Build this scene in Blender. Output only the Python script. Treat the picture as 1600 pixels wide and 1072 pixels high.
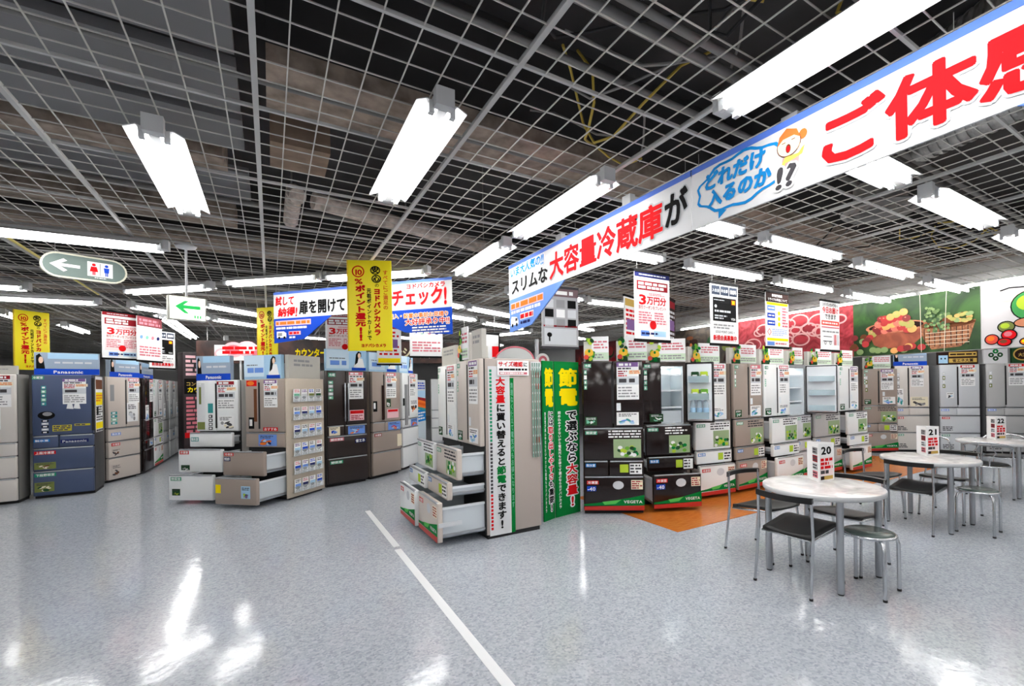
import bpy, bmesh, math, random
from mathutils import Matrix, Vector
for o in list(bpy.data.objects): bpy.data.objects.remove(o)
SC = bpy.context.scene
COL = SC.collection

# ------------------------------------------------------------------ camera, world, exposure
cam_data = bpy.data.cameras.new('camera'); cam = bpy.data.objects.new('camera', cam_data); COL.objects.link(cam)
cam_data.sensor_width = 36.0; cam_data.lens = 724.4 / 1600 * 36.0
cam_data.shift_x = -(873.6 - 800) / 1600; cam_data.shift_y = (606.2 - 536) / 1600
cam_data.clip_start = 0.05; cam_data.clip_end = 200
YAW, ROLL, EYE = math.radians(31.89), math.radians(-0.868), 1.51
_f = Vector((math.sin(YAW), math.cos(YAW), 0)); _r = Vector((math.cos(YAW), -math.sin(YAW), 0)); _u = Vector((0, 0, 1))
_r2 = _r * math.cos(ROLL) + _u * math.sin(ROLL); _u2 = _u * math.cos(ROLL) - _r * math.sin(ROLL)
cam.matrix_world = Matrix(((_r2.x, _u2.x, -_f.x, 0), (_r2.y, _u2.y, -_f.y, 0), (_r2.z, _u2.z, -_f.z, EYE), (0, 0, 0, 1)))
SC.camera = cam
w = bpy.data.worlds.new('world'); SC.world = w; w.use_nodes = True
w.node_tree.nodes['Background'].inputs[0].default_value = (0.9, 0.95, 1, 1)
w.node_tree.nodes['Background'].inputs[1].default_value = 0.35
SC.view_settings.view_transform = 'Standard'; SC.view_settings.look = 'None'
SC.view_settings.exposure = 1.0; SC.view_settings.gamma = 1.0
SC.view_settings.use_curve_mapping = False
SC.cycles.use_denoising = True
SC.cycles.max_bounces = 8; SC.cycles.diffuse_bounces = 4; SC.cycles.glossy_bounces = 4
TUBE_STRENGTH = 16.0

# ------------------------------------------------------------------ materials
MATS = {}
def lin(c): return tuple(((x / 255) / 12.92 if x / 255 <= 0.04045 else ((x / 255 + 0.055) / 1.055) ** 2.4) for x in c) + (1,)
def mat(name, rgb, rough=0.5, metal=0.0, emit=0.0, noise=0.0, nscale=8.0, spec=0.5, coat=0.0):
    if name in MATS: return MATS[name]
    m = bpy.data.materials.new(name); m.use_nodes = True; MATS[name] = m
    nt = m.node_tree; b = nt.nodes['Principled BSDF']
    c = lin(rgb)
    if name.startswith('print_') or name in ('white_paper', 'glossy_white_print'): rough, spec = 0.8, 0.15
    b.inputs['Base Color'].default_value = c; b.inputs['Roughness'].default_value = rough
    b.inputs['Metallic'].default_value = metal; b.inputs['Specular IOR Level'].default_value = spec
    b.inputs['Coat Weight'].default_value = coat
    if emit:
        b.inputs['Emission Color'].default_value = c; b.inputs['Emission Strength'].default_value = emit
    if noise:
        tc = nt.nodes.new('ShaderNodeTexCoord'); n = nt.nodes.new('ShaderNodeTexNoise'); n.inputs['Scale'].default_value = nscale
        n.inputs['Detail'].default_value = 5
        r = nt.nodes.new('ShaderNodeValToRGB'); r.color_ramp.elements[0].position = 0.3; r.color_ramp.elements[1].position = 0.7
        r.color_ramp.elements[0].color = tuple(x * (1 - noise) for x in c[:3]) + (1,)
        r.color_ramp.elements[1].color = tuple(min(1, x * (1 + noise)) for x in c[:3]) + (1,)
        nt.links.new(tc.outputs['Object'], n.inputs['Vector']); nt.links.new(n.outputs[0], r.inputs[0]); nt.links.new(r.outputs[0], b.inputs['Base Color'])
    return m
def glass(name, rgb, rough=0.05, alpha=0.35):
    m = mat(name, rgb, rough); m.node_tree.nodes['Principled BSDF'].inputs['Alpha'].default_value = alpha
    return m
WHITE = mat('white_paper', (240, 240, 240), 0.55)
PVC = mat('glossy_white_print', (214, 215, 217), 0.45)
RED = mat('print_red', (212, 14, 22), 0.5); DRED = mat('print_dark_red', (150, 30, 40), 0.5)
PINK = mat('print_pink', (236, 190, 196), 0.5); ROSE = mat('print_rose', (214, 120, 132), 0.5)
BLACK = mat('print_black', (14, 14, 15), 0.5); INK = mat('print_grey_ink', (70, 68, 72), 0.5); MID = mat('print_mid_grey', (150, 150, 152), 0.5)
PALE = mat('print_pale_grey', (205, 208, 212), 0.5)
BLUE = mat('print_blue', (24, 72, 190), 0.5); CYAN = mat('print_cyan', (0, 126, 205), 0.5); SKY = mat('print_sky', (168, 205, 232), 0.5); NAVY = mat('print_navy', (34, 40, 96), 0.5)
LBLUE = mat('print_light_blue', (110, 150, 225), 0.5); TEAL = mat('print_teal', (60, 150, 150), 0.5)
YELLOW = mat('print_yellow', (252, 226, 0), 0.5); GOLD = mat('print_gold', (205, 170, 90), 0.45); ORANGE = mat('print_orange', (236, 120, 40), 0.5)
GREEN = mat('print_green', (0, 122, 52), 0.5); LGREEN = mat('print_leaf_green', (110, 170, 60), 0.5); DGREEN = mat('print_dark_green', (36, 74, 44), 0.5); MINT = mat('print_mint', (120, 190, 160), 0.5); OLIVE = mat('print_olive', (120, 130, 70), 0.5)
BROWN = mat('print_brown', (110, 66, 42), 0.5); DBROWN = mat('print_dark_brown', (48, 30, 26), 0.5); CREAM = mat('print_cream', (235, 225, 200), 0.5); SKIN = mat('print_skin', (240, 205, 180), 0.5)
LIME = mat('print_lime', (178, 204, 60), 0.5); PURPLE = mat('print_purple', (128, 96, 150), 0.5)
CHROME = mat('brushed_chrome', (205, 208, 212), 0.22, 1.0); STEEL = mat('satin_steel', (180, 183, 188), 0.35, 1.0)
RUBBER = mat('black_rubber', (22, 22, 24), 0.6); LEATHER = mat('black_vinyl_seat', (15, 15, 16), 0.45)
LINER = mat('fridge_liner', (226, 231, 236), 0.35); DARKGAP = mat('dark_gasket', (30, 30, 32), 0.7)

# ------------------------------------------------------------------ text glyphs (built-in font)
_G = {}
def glyph(ch, bold):
    k = ch
    if k in _G: return _G[k]
    c = bpy.data.curves.new('g', 'FONT'); c.body = ch; c.size = 1; c.resolution_u = 2; c.offset = 0.008; c.fill_mode = 'FRONT'
    o = bpy.data.objects.new('g', c); COL.objects.link(o)
    dg = bpy.context.evaluated_depsgraph_get(); me = bpy.data.meshes.new_from_object(o.evaluated_get(dg))
    vs = [(v.co.x, v.co.y) for v in me.vertices]; fs = [tuple(p.vertices) for p in me.polygons]
    bpy.data.objects.remove(o); bpy.data.curves.remove(c); bpy.data.meshes.remove(me)
    cjk = ord(ch) > 0x2000
    adv = 1.0 if cjk else (max(v[0] for v in vs) + 0.07 if vs else 0.3)
    _G[k] = (vs, fs, adv, cjk)
    return _G[k]

# ------------------------------------------------------------------ mesh builder
class MB:
    def __init__(s):
        s.v = []; s.f = []; s.mi = []; s.sm = []; s.mats = []; s.M = Matrix.Identity(4)
    def at(s, x=0, y=0, z=0, rz=0, rx=0, ry=0):
        s.M = Matrix.Translation((x, y, z)) @ Matrix.Rotation(rz, 4, 'Z') @ Matrix.Rotation(rx, 4, 'X') @ Matrix.Rotation(ry, 4, 'Y'); return s
    def add(s, vs, fs, m, smooth=False):
        b = len(s.v)
        if m not in s.mats: s.mats.append(m)
        i = s.mats.index(m)
        I = s.M
        s.v += [tuple(I @ Vector(p)) for p in vs]
        for f in fs: s.f.append(tuple(b + j for j in f)); s.mi.append(i); s.sm.append(smooth)
        return s
    def box(s, x0, x1, y0, y1, z0, z1, m):
        vs = [(x, y, z) for z in (z0, z1) for y in (y0, y1) for x in (x0, x1)]
        return s.add(vs, [(0, 2, 3, 1), (4, 5, 7, 6), (0, 1, 5, 4), (2, 6, 7, 3), (0, 4, 6, 2), (1, 3, 7, 5)], m)
    def rbox(s, x0, x1, y0, y1, z0, z1, m, r=0.01, seg=2):
        bm = bmesh.new(); bmesh.ops.create_cube(bm, size=1)
        for v in bm.verts: v.co = Vector(((x0 + x1) / 2 + v.co.x * (x1 - x0), (y0 + y1) / 2 + v.co.y * (y1 - y0), (z0 + z1) / 2 + v.co.z * (z1 - z0)))
        bmesh.ops.bevel(bm, geom=bm.edges[:], offset=min(r, 0.45 * min(x1 - x0, y1 - y0, z1 - z0)), segments=seg, profile=0.5, affect='EDGES')
        bm.verts.index_update(); vs = [tuple(v.co) for v in bm.verts]; fs = [tuple(v.index for v in f.verts) for f in bm.faces]; bm.free()
        return s.add(vs, fs, m, True)
    def cyl(s, x, y, z0, z1, r, m, n=16, r2=None):
        r2 = r if r2 is None else r2
        vs = [(x + r * math.cos(2 * math.pi * k / n), y + r * math.sin(2 * math.pi * k / n), z0) for k in range(n)] + [(x + r2 * math.cos(2 * math.pi * k / n), y + r2 * math.sin(2 * math.pi * k / n), z1) for k in range(n)]
        s.add(vs, [(k, (k + 1) % n, n + (k + 1) % n, n + k) for k in range(n)], m, True)
        return s.add(vs, [tuple(range(n))[::-1], tuple(range(n, 2 * n))], m)
    def lathe(s, prof, m, n=20, x=0, y=0):
        vs = []; fs = []
        for (r, z) in prof: vs += [(x + r * math.cos(2 * math.pi * k / n), y + r * math.sin(2 * math.pi * k / n), z) for k in range(n)]
        for i in range(len(prof) - 1):
            for k in range(n): fs.append((i * n + k, i * n + (k + 1) % n, (i + 1) * n + (k + 1) % n, (i + 1) * n + k))
        return s.add(vs, fs, m, True)
    def tube(s, pts, r, m, n=8, closed=False):
        P = [Vector(p) for p in pts]; N = len(P); vs = []; fs = []
        up = None
        for i in range(N):
            a = P[i - 1] if (i > 0 or closed) else P[i]; b = P[(i + 1) % N] if (i < N - 1 or closed) else P[i]
            t = (b - a).normalized()
            if up is None:
                up = Vector((0, 0, 1)) if abs(t.z) < 0.9 else Vector((1, 0, 0))
            u = (up - t * up.dot(t)).normalized(); up = u; w_ = t.cross(u)
            for k in range(n):
                an = 2 * math.pi * k / n; q = P[i] + (u * math.cos(an) + w_ * math.sin(an)) * r; vs.append(tuple(q))
        L = N if closed else N - 1
        for i in range(L):
            for k in range(n):
                j = (i + 1) % N; fs.append((i * n + k, i * n + (k + 1) % n, j * n + (k + 1) % n, j * n + k))
        s.add(vs, fs, m, True)
        if not closed: s.add(vs[:n] + vs[-n:], [tuple(range(n))[::-1], tuple(range(n, 2 * n))], m)
        return s
    # flat print shapes in the XZ plane, facing -Y
    def rect(s, x0, x1, z0, z1, y, m): return s.add([(x0, y, z0), (x1, y, z0), (x1, y, z1), (x0, y, z1)], [(0, 1, 2, 3)], m)
    def poly(s, pts, y, m): return s.add([(p[0], y, p[1]) for p in pts], [tuple(range(len(pts)))], m)
    def ell(s, cx, cz, rx, rz, y, m, n=14, rot=0.0):
        c, q = math.cos(rot), math.sin(rot)
        return s.poly([(cx + rx * math.cos(2 * math.pi * k / n) * c - rz * math.sin(2 * math.pi * k / n) * q, cz + rx * math.cos(2 * math.pi * k / n) * q + rz * math.sin(2 * math.pi * k / n) * c) for k in range(n)], y, m)
    def ring(s, cx, cz, rx, rz, t, y, m, n=20):
        o = [(cx + rx * math.cos(2 * math.pi * k / n), y, cz + rz * math.sin(2 * math.pi * k / n)) for k in range(n)]
        i = [(cx + (rx - t) * math.cos(2 * math.pi * k / n), y, cz + (rz - t) * math.sin(2 * math.pi * k / n)) for k in range(n)]
        return s.add(o + i, [(k, (k + 1) % n, n + (k + 1) % n, n + k) for k in range(n)], m)
    def _put(s, ch, x, z, wx, hz, y, m, bold, shear=0.0, rot=False):
        vs, fs, adv, cjk = glyph(ch, bold)
        if not vs: return
        # heavy lettering: the glyph is thickened by overlapping shifted copies
        nk = 0 if bold <= 0.022 else (8 if bold <= 0.062 else 12)
        for kk, (da, db) in enumerate([(0, 0)] + [(bold * 0.45 * math.cos(2 * math.pi * k / nk), bold * 0.45 * math.sin(2 * math.pi * k / nk)) for k in range(nk)]):
            out = []
            for (a, b) in vs:
                b2 = b + 0.12 if cjk else b
                if rot: a, b2 = b2, 1 - a
                a += da; b2 += db
                out.append((x + (a + shear * b2) * wx, y - 0.0001 * kk, z + b2 * hz))
            s.add(out, fs, m)
    def text(s, t, x, z, h, m, y=-0.002, bold=0.02, width=None, shear=0.0, outline=None, ob=0.07):
        """one horizontal line, lower-left corner at (x, z), character height h; width stretches the line"""
        tot = sum(glyph(c, bold)[2] if c != ' ' else 0.35 for c in t); sx = h if width is None else width / tot
        for (mm, bb, yy) in (([(outline, ob * 1.8, y + 0.0017)] if outline else []) + [(m, bold, y)]):
            cx = x
            for c in t:
                if c == ' ': cx += 0.35 * sx; continue
                g = glyph(c, bold); s._put(c, cx, z, sx, h if g[3] else h * 1.25, yy, mm, bb, shear); cx += g[2] * sx
        return s
    def vtext(s, t, x, z, h, m, y=-0.002, bold=0.02, wide=None, outline=None, ob=0.07, total=None):
        """one column read downwards, x = centre of the column, z = its top"""
        st = h if total is None else total / len(t); wide = wide or h
        for (mm, bb, yy) in (([(outline, ob * 1.8, y + 0.0017)] if outline else []) + [(m, bold, y)]):
            cz = z
            for c in t:
                cz -= st
                if c == ' ': continue
                g = glyph(c, bold); wch = wide if g[3] else wide * 1.2
                s._put(c, x - (wide / 2 if g[3] else g[2] * wch / 2), cz, wch, st * 0.96 if g[3] else st * 1.2, yy, mm, bb, 0.0, c in 'ー(')
        return s
    def lines(s, x0, x1, z0, z1, n, m, y, rnd, fill=0.55):
        """rows of small print too fine to read"""
        st = (z1 - z0) / n
        for i in range(n):
            x = x0; zc = z0 + st * (i + 0.5)
            end = x1 - (x1 - x0) * rnd.choice((0, 0, 0.1, 0.3))
            while x < end - 1e-6:
                wd = min(end - x, st * rnd.uniform(0.7, 2.6)); s.rect(x, x + wd, zc - st * fill / 2, zc + st * fill / 2, y, m); x += wd + st * rnd.uniform(0.15, 0.5)
        return s
    def build(s, name, parent=None, loc=None, rz=0.0, kind=None, label=None):
        me = bpy.data.meshes.new(name); me.from_pydata(s.v, [], s.f)
        for m in s.mats: me.materials.append(m)
        me.polygons.foreach_set('material_index', s.mi); me.polygons.foreach_set('use_smooth', s.sm); me.update()
        o = bpy.data.objects.new(name, me); COL.objects.link(o)
        if parent: o.parent = parent
        if loc: o.location = loc
        o.rotation_euler = (0, 0, rz)
        if kind: o['kind'] = kind
        if label: o['label'] = label
        return o
def tag(o, label, cat, group=None):
    o['label'] = label; o['category'] = cat
    if group: o['group'] = group
    return o
def thing(name, label, cat, loc=(0, 0, 0), rz=0.0, group=None):
    o = bpy.data.objects.new(name, None); COL.objects.link(o); o.empty_display_size = 0.1
    o.location = loc; o.rotation_euler = (0, 0, rz)
    return tag(o, label, cat, group)
def dup(root, loc, rz, label, group=None):
    r = root.copy(); COL.objects.link(r); r.location = loc; r.rotation_euler = (0, 0, rz); r['label'] = label
    if group: r['group'] = group
    for ch in list(root.children):
        c = ch.copy(); COL.objects.link(c); c.parent = r
        for g in list(ch.children):
            d = g.copy(); COL.objects.link(d); d.parent = c
    return r
ORD = ['first', 'second', 'third', 'fourth', 'fifth', 'sixth', 'seventh', 'eighth', 'ninth', 'tenth']
# ------------------------------------------------------------------ the setting
def floor_material():
    m = bpy.data.materials.new('speckled_vinyl'); m.use_nodes = True; nt = m.node_tree; b = nt.nodes['Principled BSDF']
    tc = nt.nodes.new('ShaderNodeTexCoord')
    v = nt.nodes.new('ShaderNodeTexVoronoi'); v.inputs['Scale'].default_value = 75
    r = nt.nodes.new('ShaderNodeValToRGB'); e = r.color_ramp.elements
    e[0].position = 0.0; e[0].color = lin((152, 158, 167)); e[1].position = 1.0; e[1].color = lin((187, 191, 199))
    for p, c in ((0.22, (164, 170, 179)), (0.5, (173, 179, 187)), (0.8, (180, 185, 193))):
        q = e.new(p); q.color = lin(c)
    sep = nt.nodes.new('ShaderNodeSeparateColor')
    nt.links.new(tc.outputs['Object'], v.inputs['Vector']); nt.links.new(v.outputs['Color'], sep.inputs[0]); nt.links.new(sep.outputs[0], r.inputs[0])
    nt.links.new(r.outputs[0], b.inputs['Base Color'])
    n = nt.nodes.new('ShaderNodeTexNoise'); n.inputs['Scale'].default_value = 9; n.inputs['Detail'].default_value = 3
    bp = nt.nodes.new('ShaderNodeBump'); bp.inputs['Strength'].default_value = 0.07; bp.inputs['Distance'].default_value = 0.02
    nt.links.new(tc.outputs['Object'], n.inputs['Vector']); nt.links.new(n.outputs[0], bp.inputs['Height']); nt.links.new(bp.outputs[0], b.inputs['Normal'])
    b.inputs['Roughness'].default_value = 0.12; b.inputs['Specular IOR Level'].default_value = 0.5
    return m
def wood_floor_material():
    m = bpy.data.materials.new('orange_wood_floor'); m.use_nodes = True; nt = m.node_tree; b = nt.nodes['Principled BSDF']
    tc = nt.nodes.new('ShaderNodeTexCoord'); mp = nt.nodes.new('ShaderNodeMapping'); mp.inputs['Scale'].default_value = (1.2, 14, 1)
    n = nt.nodes.new('ShaderNodeTexNoise'); n.inputs['Scale'].default_value = 6; n.inputs['Detail'].default_value = 6
    r = nt.nodes.new('ShaderNodeValToRGB'); r.color_ramp.elements[0].position = 0.3; r.color_ramp.elements[1].position = 0.75
    r.color_ramp.elements[0].color = lin((176, 92, 30)); r.color_ramp.elements[1].color = lin((214, 128, 52))
    nt.links.new(tc.outputs['Object'], mp.inputs[0]); nt.links.new(mp.outputs[0], n.inputs['Vector']); nt.links.new(n.outputs[0], r.inputs[0]); nt.links.new(r.outputs[0], b.inputs['Base Color'])
    b.inputs['Roughness'].default_value = 0.22
    return m
X0, X1, Y0, Y1, ZT = -9.0, 15.0, -5.0, 27.0, 4.3
MB().box(X0, X1, Y0, Y1, -0.1, 0, floor_material()).build('floor', kind='structure')
MB().box(3.55, 10.6, 3.43, 5.3, 0, 0.004, wood_floor_material()).build('floor_patch', kind='structure')
PLENUM = mat('dark_plenum_grey', (66, 64, 64), 0.8, noise=0.25, nscale=1.5)
FIRE = mat('fireproofed_beam', (160, 145, 132), 0.95, noise=0.35, nscale=9)
WALL = mat('painted_wall', (205, 205, 205), 0.7)
MB().box(X0, X1, Y0, Y1, ZT, ZT + 0.2, PLENUM).build('ceiling', kind='structure')
MB().box(X0 - 0.2, X0, Y0, Y1, 0, ZT, WALL).build('wall_left', kind='structure')
MB().box(X1, X1 + 0.2, Y0, Y1, 0, ZT, WALL).build('wall_right', kind='structure')
MB().box(X0, X1, Y1, Y1 + 0.2, 0, ZT, WALL).build('wall_back', kind='structure')
MB().box(X0, X1, Y0 - 0.2, Y0, 0, ZT, WALL).build('wall_front', kind='structure')
# beams above the open grid ceiling
n = 0
for (x0, x1, y, hw, zb) in ((0.0, X1, 3.36, 0.26, 3.4), (X0, -3.8, 3.36, 0.26, 3.4), (X0, X1, 7.6, 0.3, 3.45), (X0, X1, 12.0, 0.35, 3.5), (X0, X1, 17.0, 0.35, 3.5), (X0, X1, 22, 0.35, 3.5), (X0, X1, -0.9, 0.3, 3.45)):
    MB().box(x0, x1, y - hw, y + hw, zb, zb + 0.1, FIRE).box(x0, x1, y - hw * 0.7, y + hw * 0.7, zb + 0.1, ZT, PLENUM).build('ceiling_beam.%03d' % n, kind='structure'); n += 1
for (x, hw, zb) in ((4.3, 0.32, 3.55), (10.4, 0.3, 3.55), (-5.2, 0.3, 3.55)):
    MB().box(x - hw, x + hw, Y0, Y1, zb, zb + 0.1, FIRE).box(x - hw * 0.7, x + hw * 0.7, Y0, Y1, zb + 0.1, ZT, PLENUM).build('ceiling_beam.%03d' % n, kind='structure'); n += 1
SLAB = mat('grey_ceiling_panel', (132, 132, 134), 0.75)
n = 0
for (x0, x1, y0, y1, z) in ((-3.7, -0.15, -0.4, 1.45, 3.42), (-3.7, -0.15, 1.52, 3.18, 3.42), (-3.7, -0.15, 3.3, 3.84, 3.42), (-3.7, -0.15, 3.93, 4.4, 3.42), (-3.7, -0.15, 5.2, 5.9, 3.55)):
    MB().box(x0, x1, y0, y1, z, z + 0.06, SLAB).build('ceiling_panel.%03d' % n, kind='structure'); n += 1
for (y0, y1, z) in ((4.5, 4.66, 3.36), (4.75, 5.1, 3.5), (6.1, 6.5, 3.4)):
    MB().box(-6.0, -0.3, y0, y1, z, z + 0.2, FIRE).build('ceiling_beam.%03d' % (n + 20), kind='structure'); n += 1
# lattice of thin wires with wider carrier bars
GZ = 2.955
WIRE = mat('lattice_wire', (198, 196, 190), 0.5, noise=0.08, nscale=3); BAR = mat('lattice_bar', (186, 186, 184), 0.5)
gx0, gx1, gy0, gy1 = -8.4, 8.95, -3.0, 26.0
g = MB()
barsx = [-0.045 + 1.0107 * k for k in range(-8, 9)]; barsy = [1.84 + 0.96 * k for k in range(-5, 26)]
for bx in barsx:
    for k in range(6):
        x = bx + 0.128 + 0.151 * k
        if x < gx1: g.box(x - 0.0028, x + 0.0028, gy0, gy1, GZ, GZ + 0.0055, WIRE)
for by in barsy:
    for k in range(6):
        y = by + 0.105 + 0.15 * k
        if y < gy1: g.box(gx0, gx1, y - 0.0028, y + 0.0028, GZ + 0.0055, GZ + 0.011, WIRE)
g.build('ceiling_lattice', kind='structure')
for i, bx in enumerate(barsx):
    MB().box(bx - 0.0125, bx + 0.0125, gy0, gy1, GZ - 0.006, GZ + 0.016, BAR).build('trim_%d' % (i + 1), kind='structure')
for i, by in enumerate(barsy):
    MB().box(gx0, gx1, by - 0.0075, by + 0.0075, GZ - 0.003, GZ + 0.014, BAR).build('trim_%d' % (i + 40), kind='structure')
# ducts, pipes and cables in the ceiling void
FOIL = mat('foil_duct', (170, 168, 164), 0.35, 0.7, noise=0.3, nscale=14); PIPE = mat('grey_pipe', (140, 138, 136), 0.5, 0.3); RUST = mat('old_lagged_pipe', (200, 188, 178), 0.85, noise=0.4, nscale=12)
def ribbed(pts, r, m, step=0.05):
    b = MB(); P = [Vector(p) for p in pts]; prof = []
    for i in range(len(P) - 1):
        nseg = max(2, int((P[i + 1] - P[i]).length / step))
        for k in range(nseg): prof.append(P[i].lerp(P[i + 1], k / nseg))
    prof.append(P[-1])
    N = len(prof); t = 12
    for i in range(N - 1):
        b.tube([prof[i], prof[i].lerp(prof[i + 1], 0.5)], r * 1.0, m, t); b.tube([prof[i].lerp(prof[i + 1], 0.5), prof[i + 1]], r * 0.9, m, t)
    return b
tag(ribbed([(2.75, -0.5, 3.25), (2.95, 0.6, 3.25), (3.2, 1.2, 3.25)], 0.14, FOIL).build('flexible_duct'), 'silver ribbed duct above the lattice beside the banner', 'duct')
tag(ribbed([(3.3, -0.3, 3.3), (3.75, 0.6, 3.2), (3.78, 1.4, 3.15)], 0.14, FOIL).build('flexible_duct'), 'silver ribbed duct crossing above the right end of the long banner', 'duct')
tag(MB().tube([(0.34, 4.62, 3.2), (1.2, 4.86, 3.2), (2.3, 5.25, 3.22)], 0.075, RUST, 10).tube([(1.2, 4.86, 3.25), (1.2, 4.86, ZT - 0.03)], 0.008, PIPE, 6).tube([(2.2, 5.21, 3.25), (2.2, 5.21, ZT - 0.03)], 0.008, PIPE, 6).build('lagged_pipe'), 'mottled lagged pipe above the lattice near the yellow hanging banner', 'pipe')
tag(MB().tube([(0.22, 4.58, 3.2), (0.2, 4.7, 3.28), (0.2, 5.6, 3.3)], 0.07, RUST, 10).tube([(0.2, 5.3, 3.3), (0.2, 5.3, ZT - 0.03)], 0.008, PIPE, 6).build('lagged_pipe'), 'mottled bent pipe end above the lattice', 'pipe')
tag(MB().box(0.02, 0.42, 4.0, 4.45, 3.36, ZT, mat('tan_ceiling_box', (150, 128, 110), 0.8, noise=0.2)).build('junction_box'), 'tan box above the lattice beside the bent pipe', 'box')
for i, (y, z, r) in enumerate(((1.55, 3.2, 0.02), (1.68, 3.24, 0.03), (2.05, 3.25, 0.02), (2.95, 3.18, 0.013), (5.62, 3.42, 0.03), (6.6, 3.35, 0.03), (9.4, 3.3, 0.04), (10.4, 3.3, 0.03))):
    tag(MB().tube([(-8, y, z), (8.8, y, z)], r, PIPE, 8).build('conduit'), 'grey conduit running above the lattice, %s from the front' % ORD[i], 'conduit', 'conduits above the lattice')
rc = random.Random(5)
for i in range(14):
    x, y = (rc.uniform(0.9, 1.6), rc.uniform(0.5, 2.6)) if i < 9 else (rc.uniform(4.8, 6.5), rc.uniform(1.9, 3.0)); pts = []
    for k in range(10):
        a = k / 9
        pts.append((x + 0.9 * a + 0.1 * math.sin(7 * a + i), y + 0.35 * math.sin(5 * a + i * 2), 3.12 + 0.5 * abs(a - 0.5) ** 1.3 + 0.12 * math.sin(9 * a + i)))
    tag(MB().tube(pts, 0.008, [RUBBER, PIPE, mat('yellow_cable', (196, 170, 70), 0.5)][i % 3 if i % 5 else 2], 6).build('cable'), 'loose cable drooping in the ceiling void', 'cable', 'loose cables in the ceiling void')
d = thing('air_diffuser', 'round grey air diffuser above the lattice behind the long banner', 'air vent', (4.55, 1.95, 3.02))
for k in range(4):
    MB().lathe([(0.30 - 0.075 * k, 0.0 + 0.02 * k), (0.26 - 0.07 * k, -0.03 + 0.02 * k), (0.255 - 0.07 * k, 0.03 + 0.02 * k)], PIPE, 24).build('vent_ring', d)
MB().cyl(0, 0, 0.08, 0.22, 0.2, PIPE, 20).build('vent_neck', d)
tag(MB().tube([(-1.98, 3.0, 2.93), (-1.98, 6.2, 2.93), (-2.05, 9.0, 2.93)], 0.012, mat('yellow_hose', (222, 205, 110), 0.5), 8).build('cable'), 'yellow cable running under the lattice behind the restroom sign', 'cable')
# tape on the floor
TAPE = mat('white_floor_tape', (232, 234, 236), 0.3)
tag(MB().box(0.985, 1.045, 4.64, 6.24, 0, 0.002, TAPE).build('floor_tape'), 'short white tape strip on the floor, farther from the camera', 'floor tape', 'white tape on the floor')
tag(MB().box(0.975, 1.035, -1.5, 4.56, 0, 0.002, TAPE).build('floor_tape'), 'long white tape strip on the floor running out of the picture', 'floor tape', 'white tape on the floor')
# ------------------------------------------------------------------ fluorescent ceiling lights
GLOW = mat('fluorescent_tube', (255, 253, 250), 0.4, emit=TUBE_STRENGTH)
ENAM = mat('white_enamel', (205, 207, 209), 0.4); GREYM = mat('grey_bracket', (190, 192, 194), 0.5)
LZ = 2.865
def make_light(length, tubes=2):
    """fixture along local X, centre at origin, tube axis near z = 0"""
    L = length / 2
    t = thing('ceiling_light', 'x', 'ceiling light', (0, 0, 0))
    b = MB()
    prof = [(-0.125, 0.012), (-0.075, 0.035), (-0.03, 0.02), (-0.022, -0.006), (0.022, -0.006), (0.03, 0.02), (0.075, 0.035), (0.125, 0.012)]
    prof2 = [(a, z + 0.006) for a, z in prof]
    k = len(prof)
    for dy in (0,):
        vs = [(x, a, z) for x in (-L, L) for a, z in prof] + [(x, a, z) for x in (-L, L) for a, z in prof2]
        fs = [(i, i + 1, k + i + 1, k + i) for i in range(k - 1)] + [(2 * k + i, 3 * k + i, 3 * k + i + 1, 2 * k + i + 1) for i in range(k - 1)]
        fs += [(i, 2 * k + i, 2 * k + i + 1, i + 1) for i in range(k - 1)] + [(k + i, k + i + 1, 3 * k + i + 1, 3 * k + i) for i in range(k - 1)]
        b.add(vs, fs, ENAM)
    b.build('reflector', t)
    MB().box(-L, L, -0.035, 0.035, 0.042, 0.075, GREYM).build('housing', t)
    for sx in (-1, 1):
        MB().box(min(sx * L, sx * (L + 0.05)), max(sx * L, sx * (L + 0.05)), -0.045, 0.045, -0.004, 0.085, GREYM).build('bracket', t)
    for sy in (-0.052, 0.052):
        MB().tube([(-L + 0.03, sy, -0.006), (L - 0.03, sy, -0.006)], 0.0145, GLOW, 8).build('tube', t)
        for sx in (-1, 1): MB().box(min(sx * L, sx * (L - 0.032)), max(sx * L, sx * (L - 0.032)), sy - 0.013, sy + 0.013, -0.024, 0.03, ENAM).build('socket', t)
    return t
def make_strip(length):
    L = length / 2
    t = thing('strip_light', 'x', 'ceiling light')
    MB().box(-L, L, -0.03, 0.03, 0.02, 0.06, ENAM).build('housing', t)
    MB().tube([(-L + 0.03, 0, 0.002), (L - 0.03, 0, 0.002)], 0.016, GLOW, 8).build('tube', t)
    for sx in (-1, 1): MB().box(min(sx * L, sx * (L - 0.03)), max(sx * L, sx * (L - 0.03)), -0.014, 0.014, -0.016, 0.02, ENAM).build('socket', t)
    return t
_p = {}
def light(x, y, deg, label, length=1.25, z=LZ, strip=False, group='fluorescent ceiling lights'):
    k = (round(length, 2), strip); rz = math.radians(deg)
    if k not in _p:
        o = make_strip(length) if strip else make_light(length)
        o.location = (x, y, z); o.rotation_euler = (0, 0, rz); o['label'] = label; o['group'] = group; _p[k] = o
    else: dup(_p[k], (x, y, z), rz, label, group)
light(-0.5, 3.79, 90, 'white fluorescent ceiling light hanging large above the aisle left of centre')
light(0.725, 2.82, 90, 'white fluorescent ceiling light hanging large left of the long banner, over the tape line')
light(1.93, 0.87, 90, 'largest white ceiling light, running alongside the near end of the long banner')
light(1.9, 3.06, 90, 'white ceiling light alongside the middle of the long banner')
light(1.92, 4.64, 90, 'white ceiling light beyond the far tip of the long banner')
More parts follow.
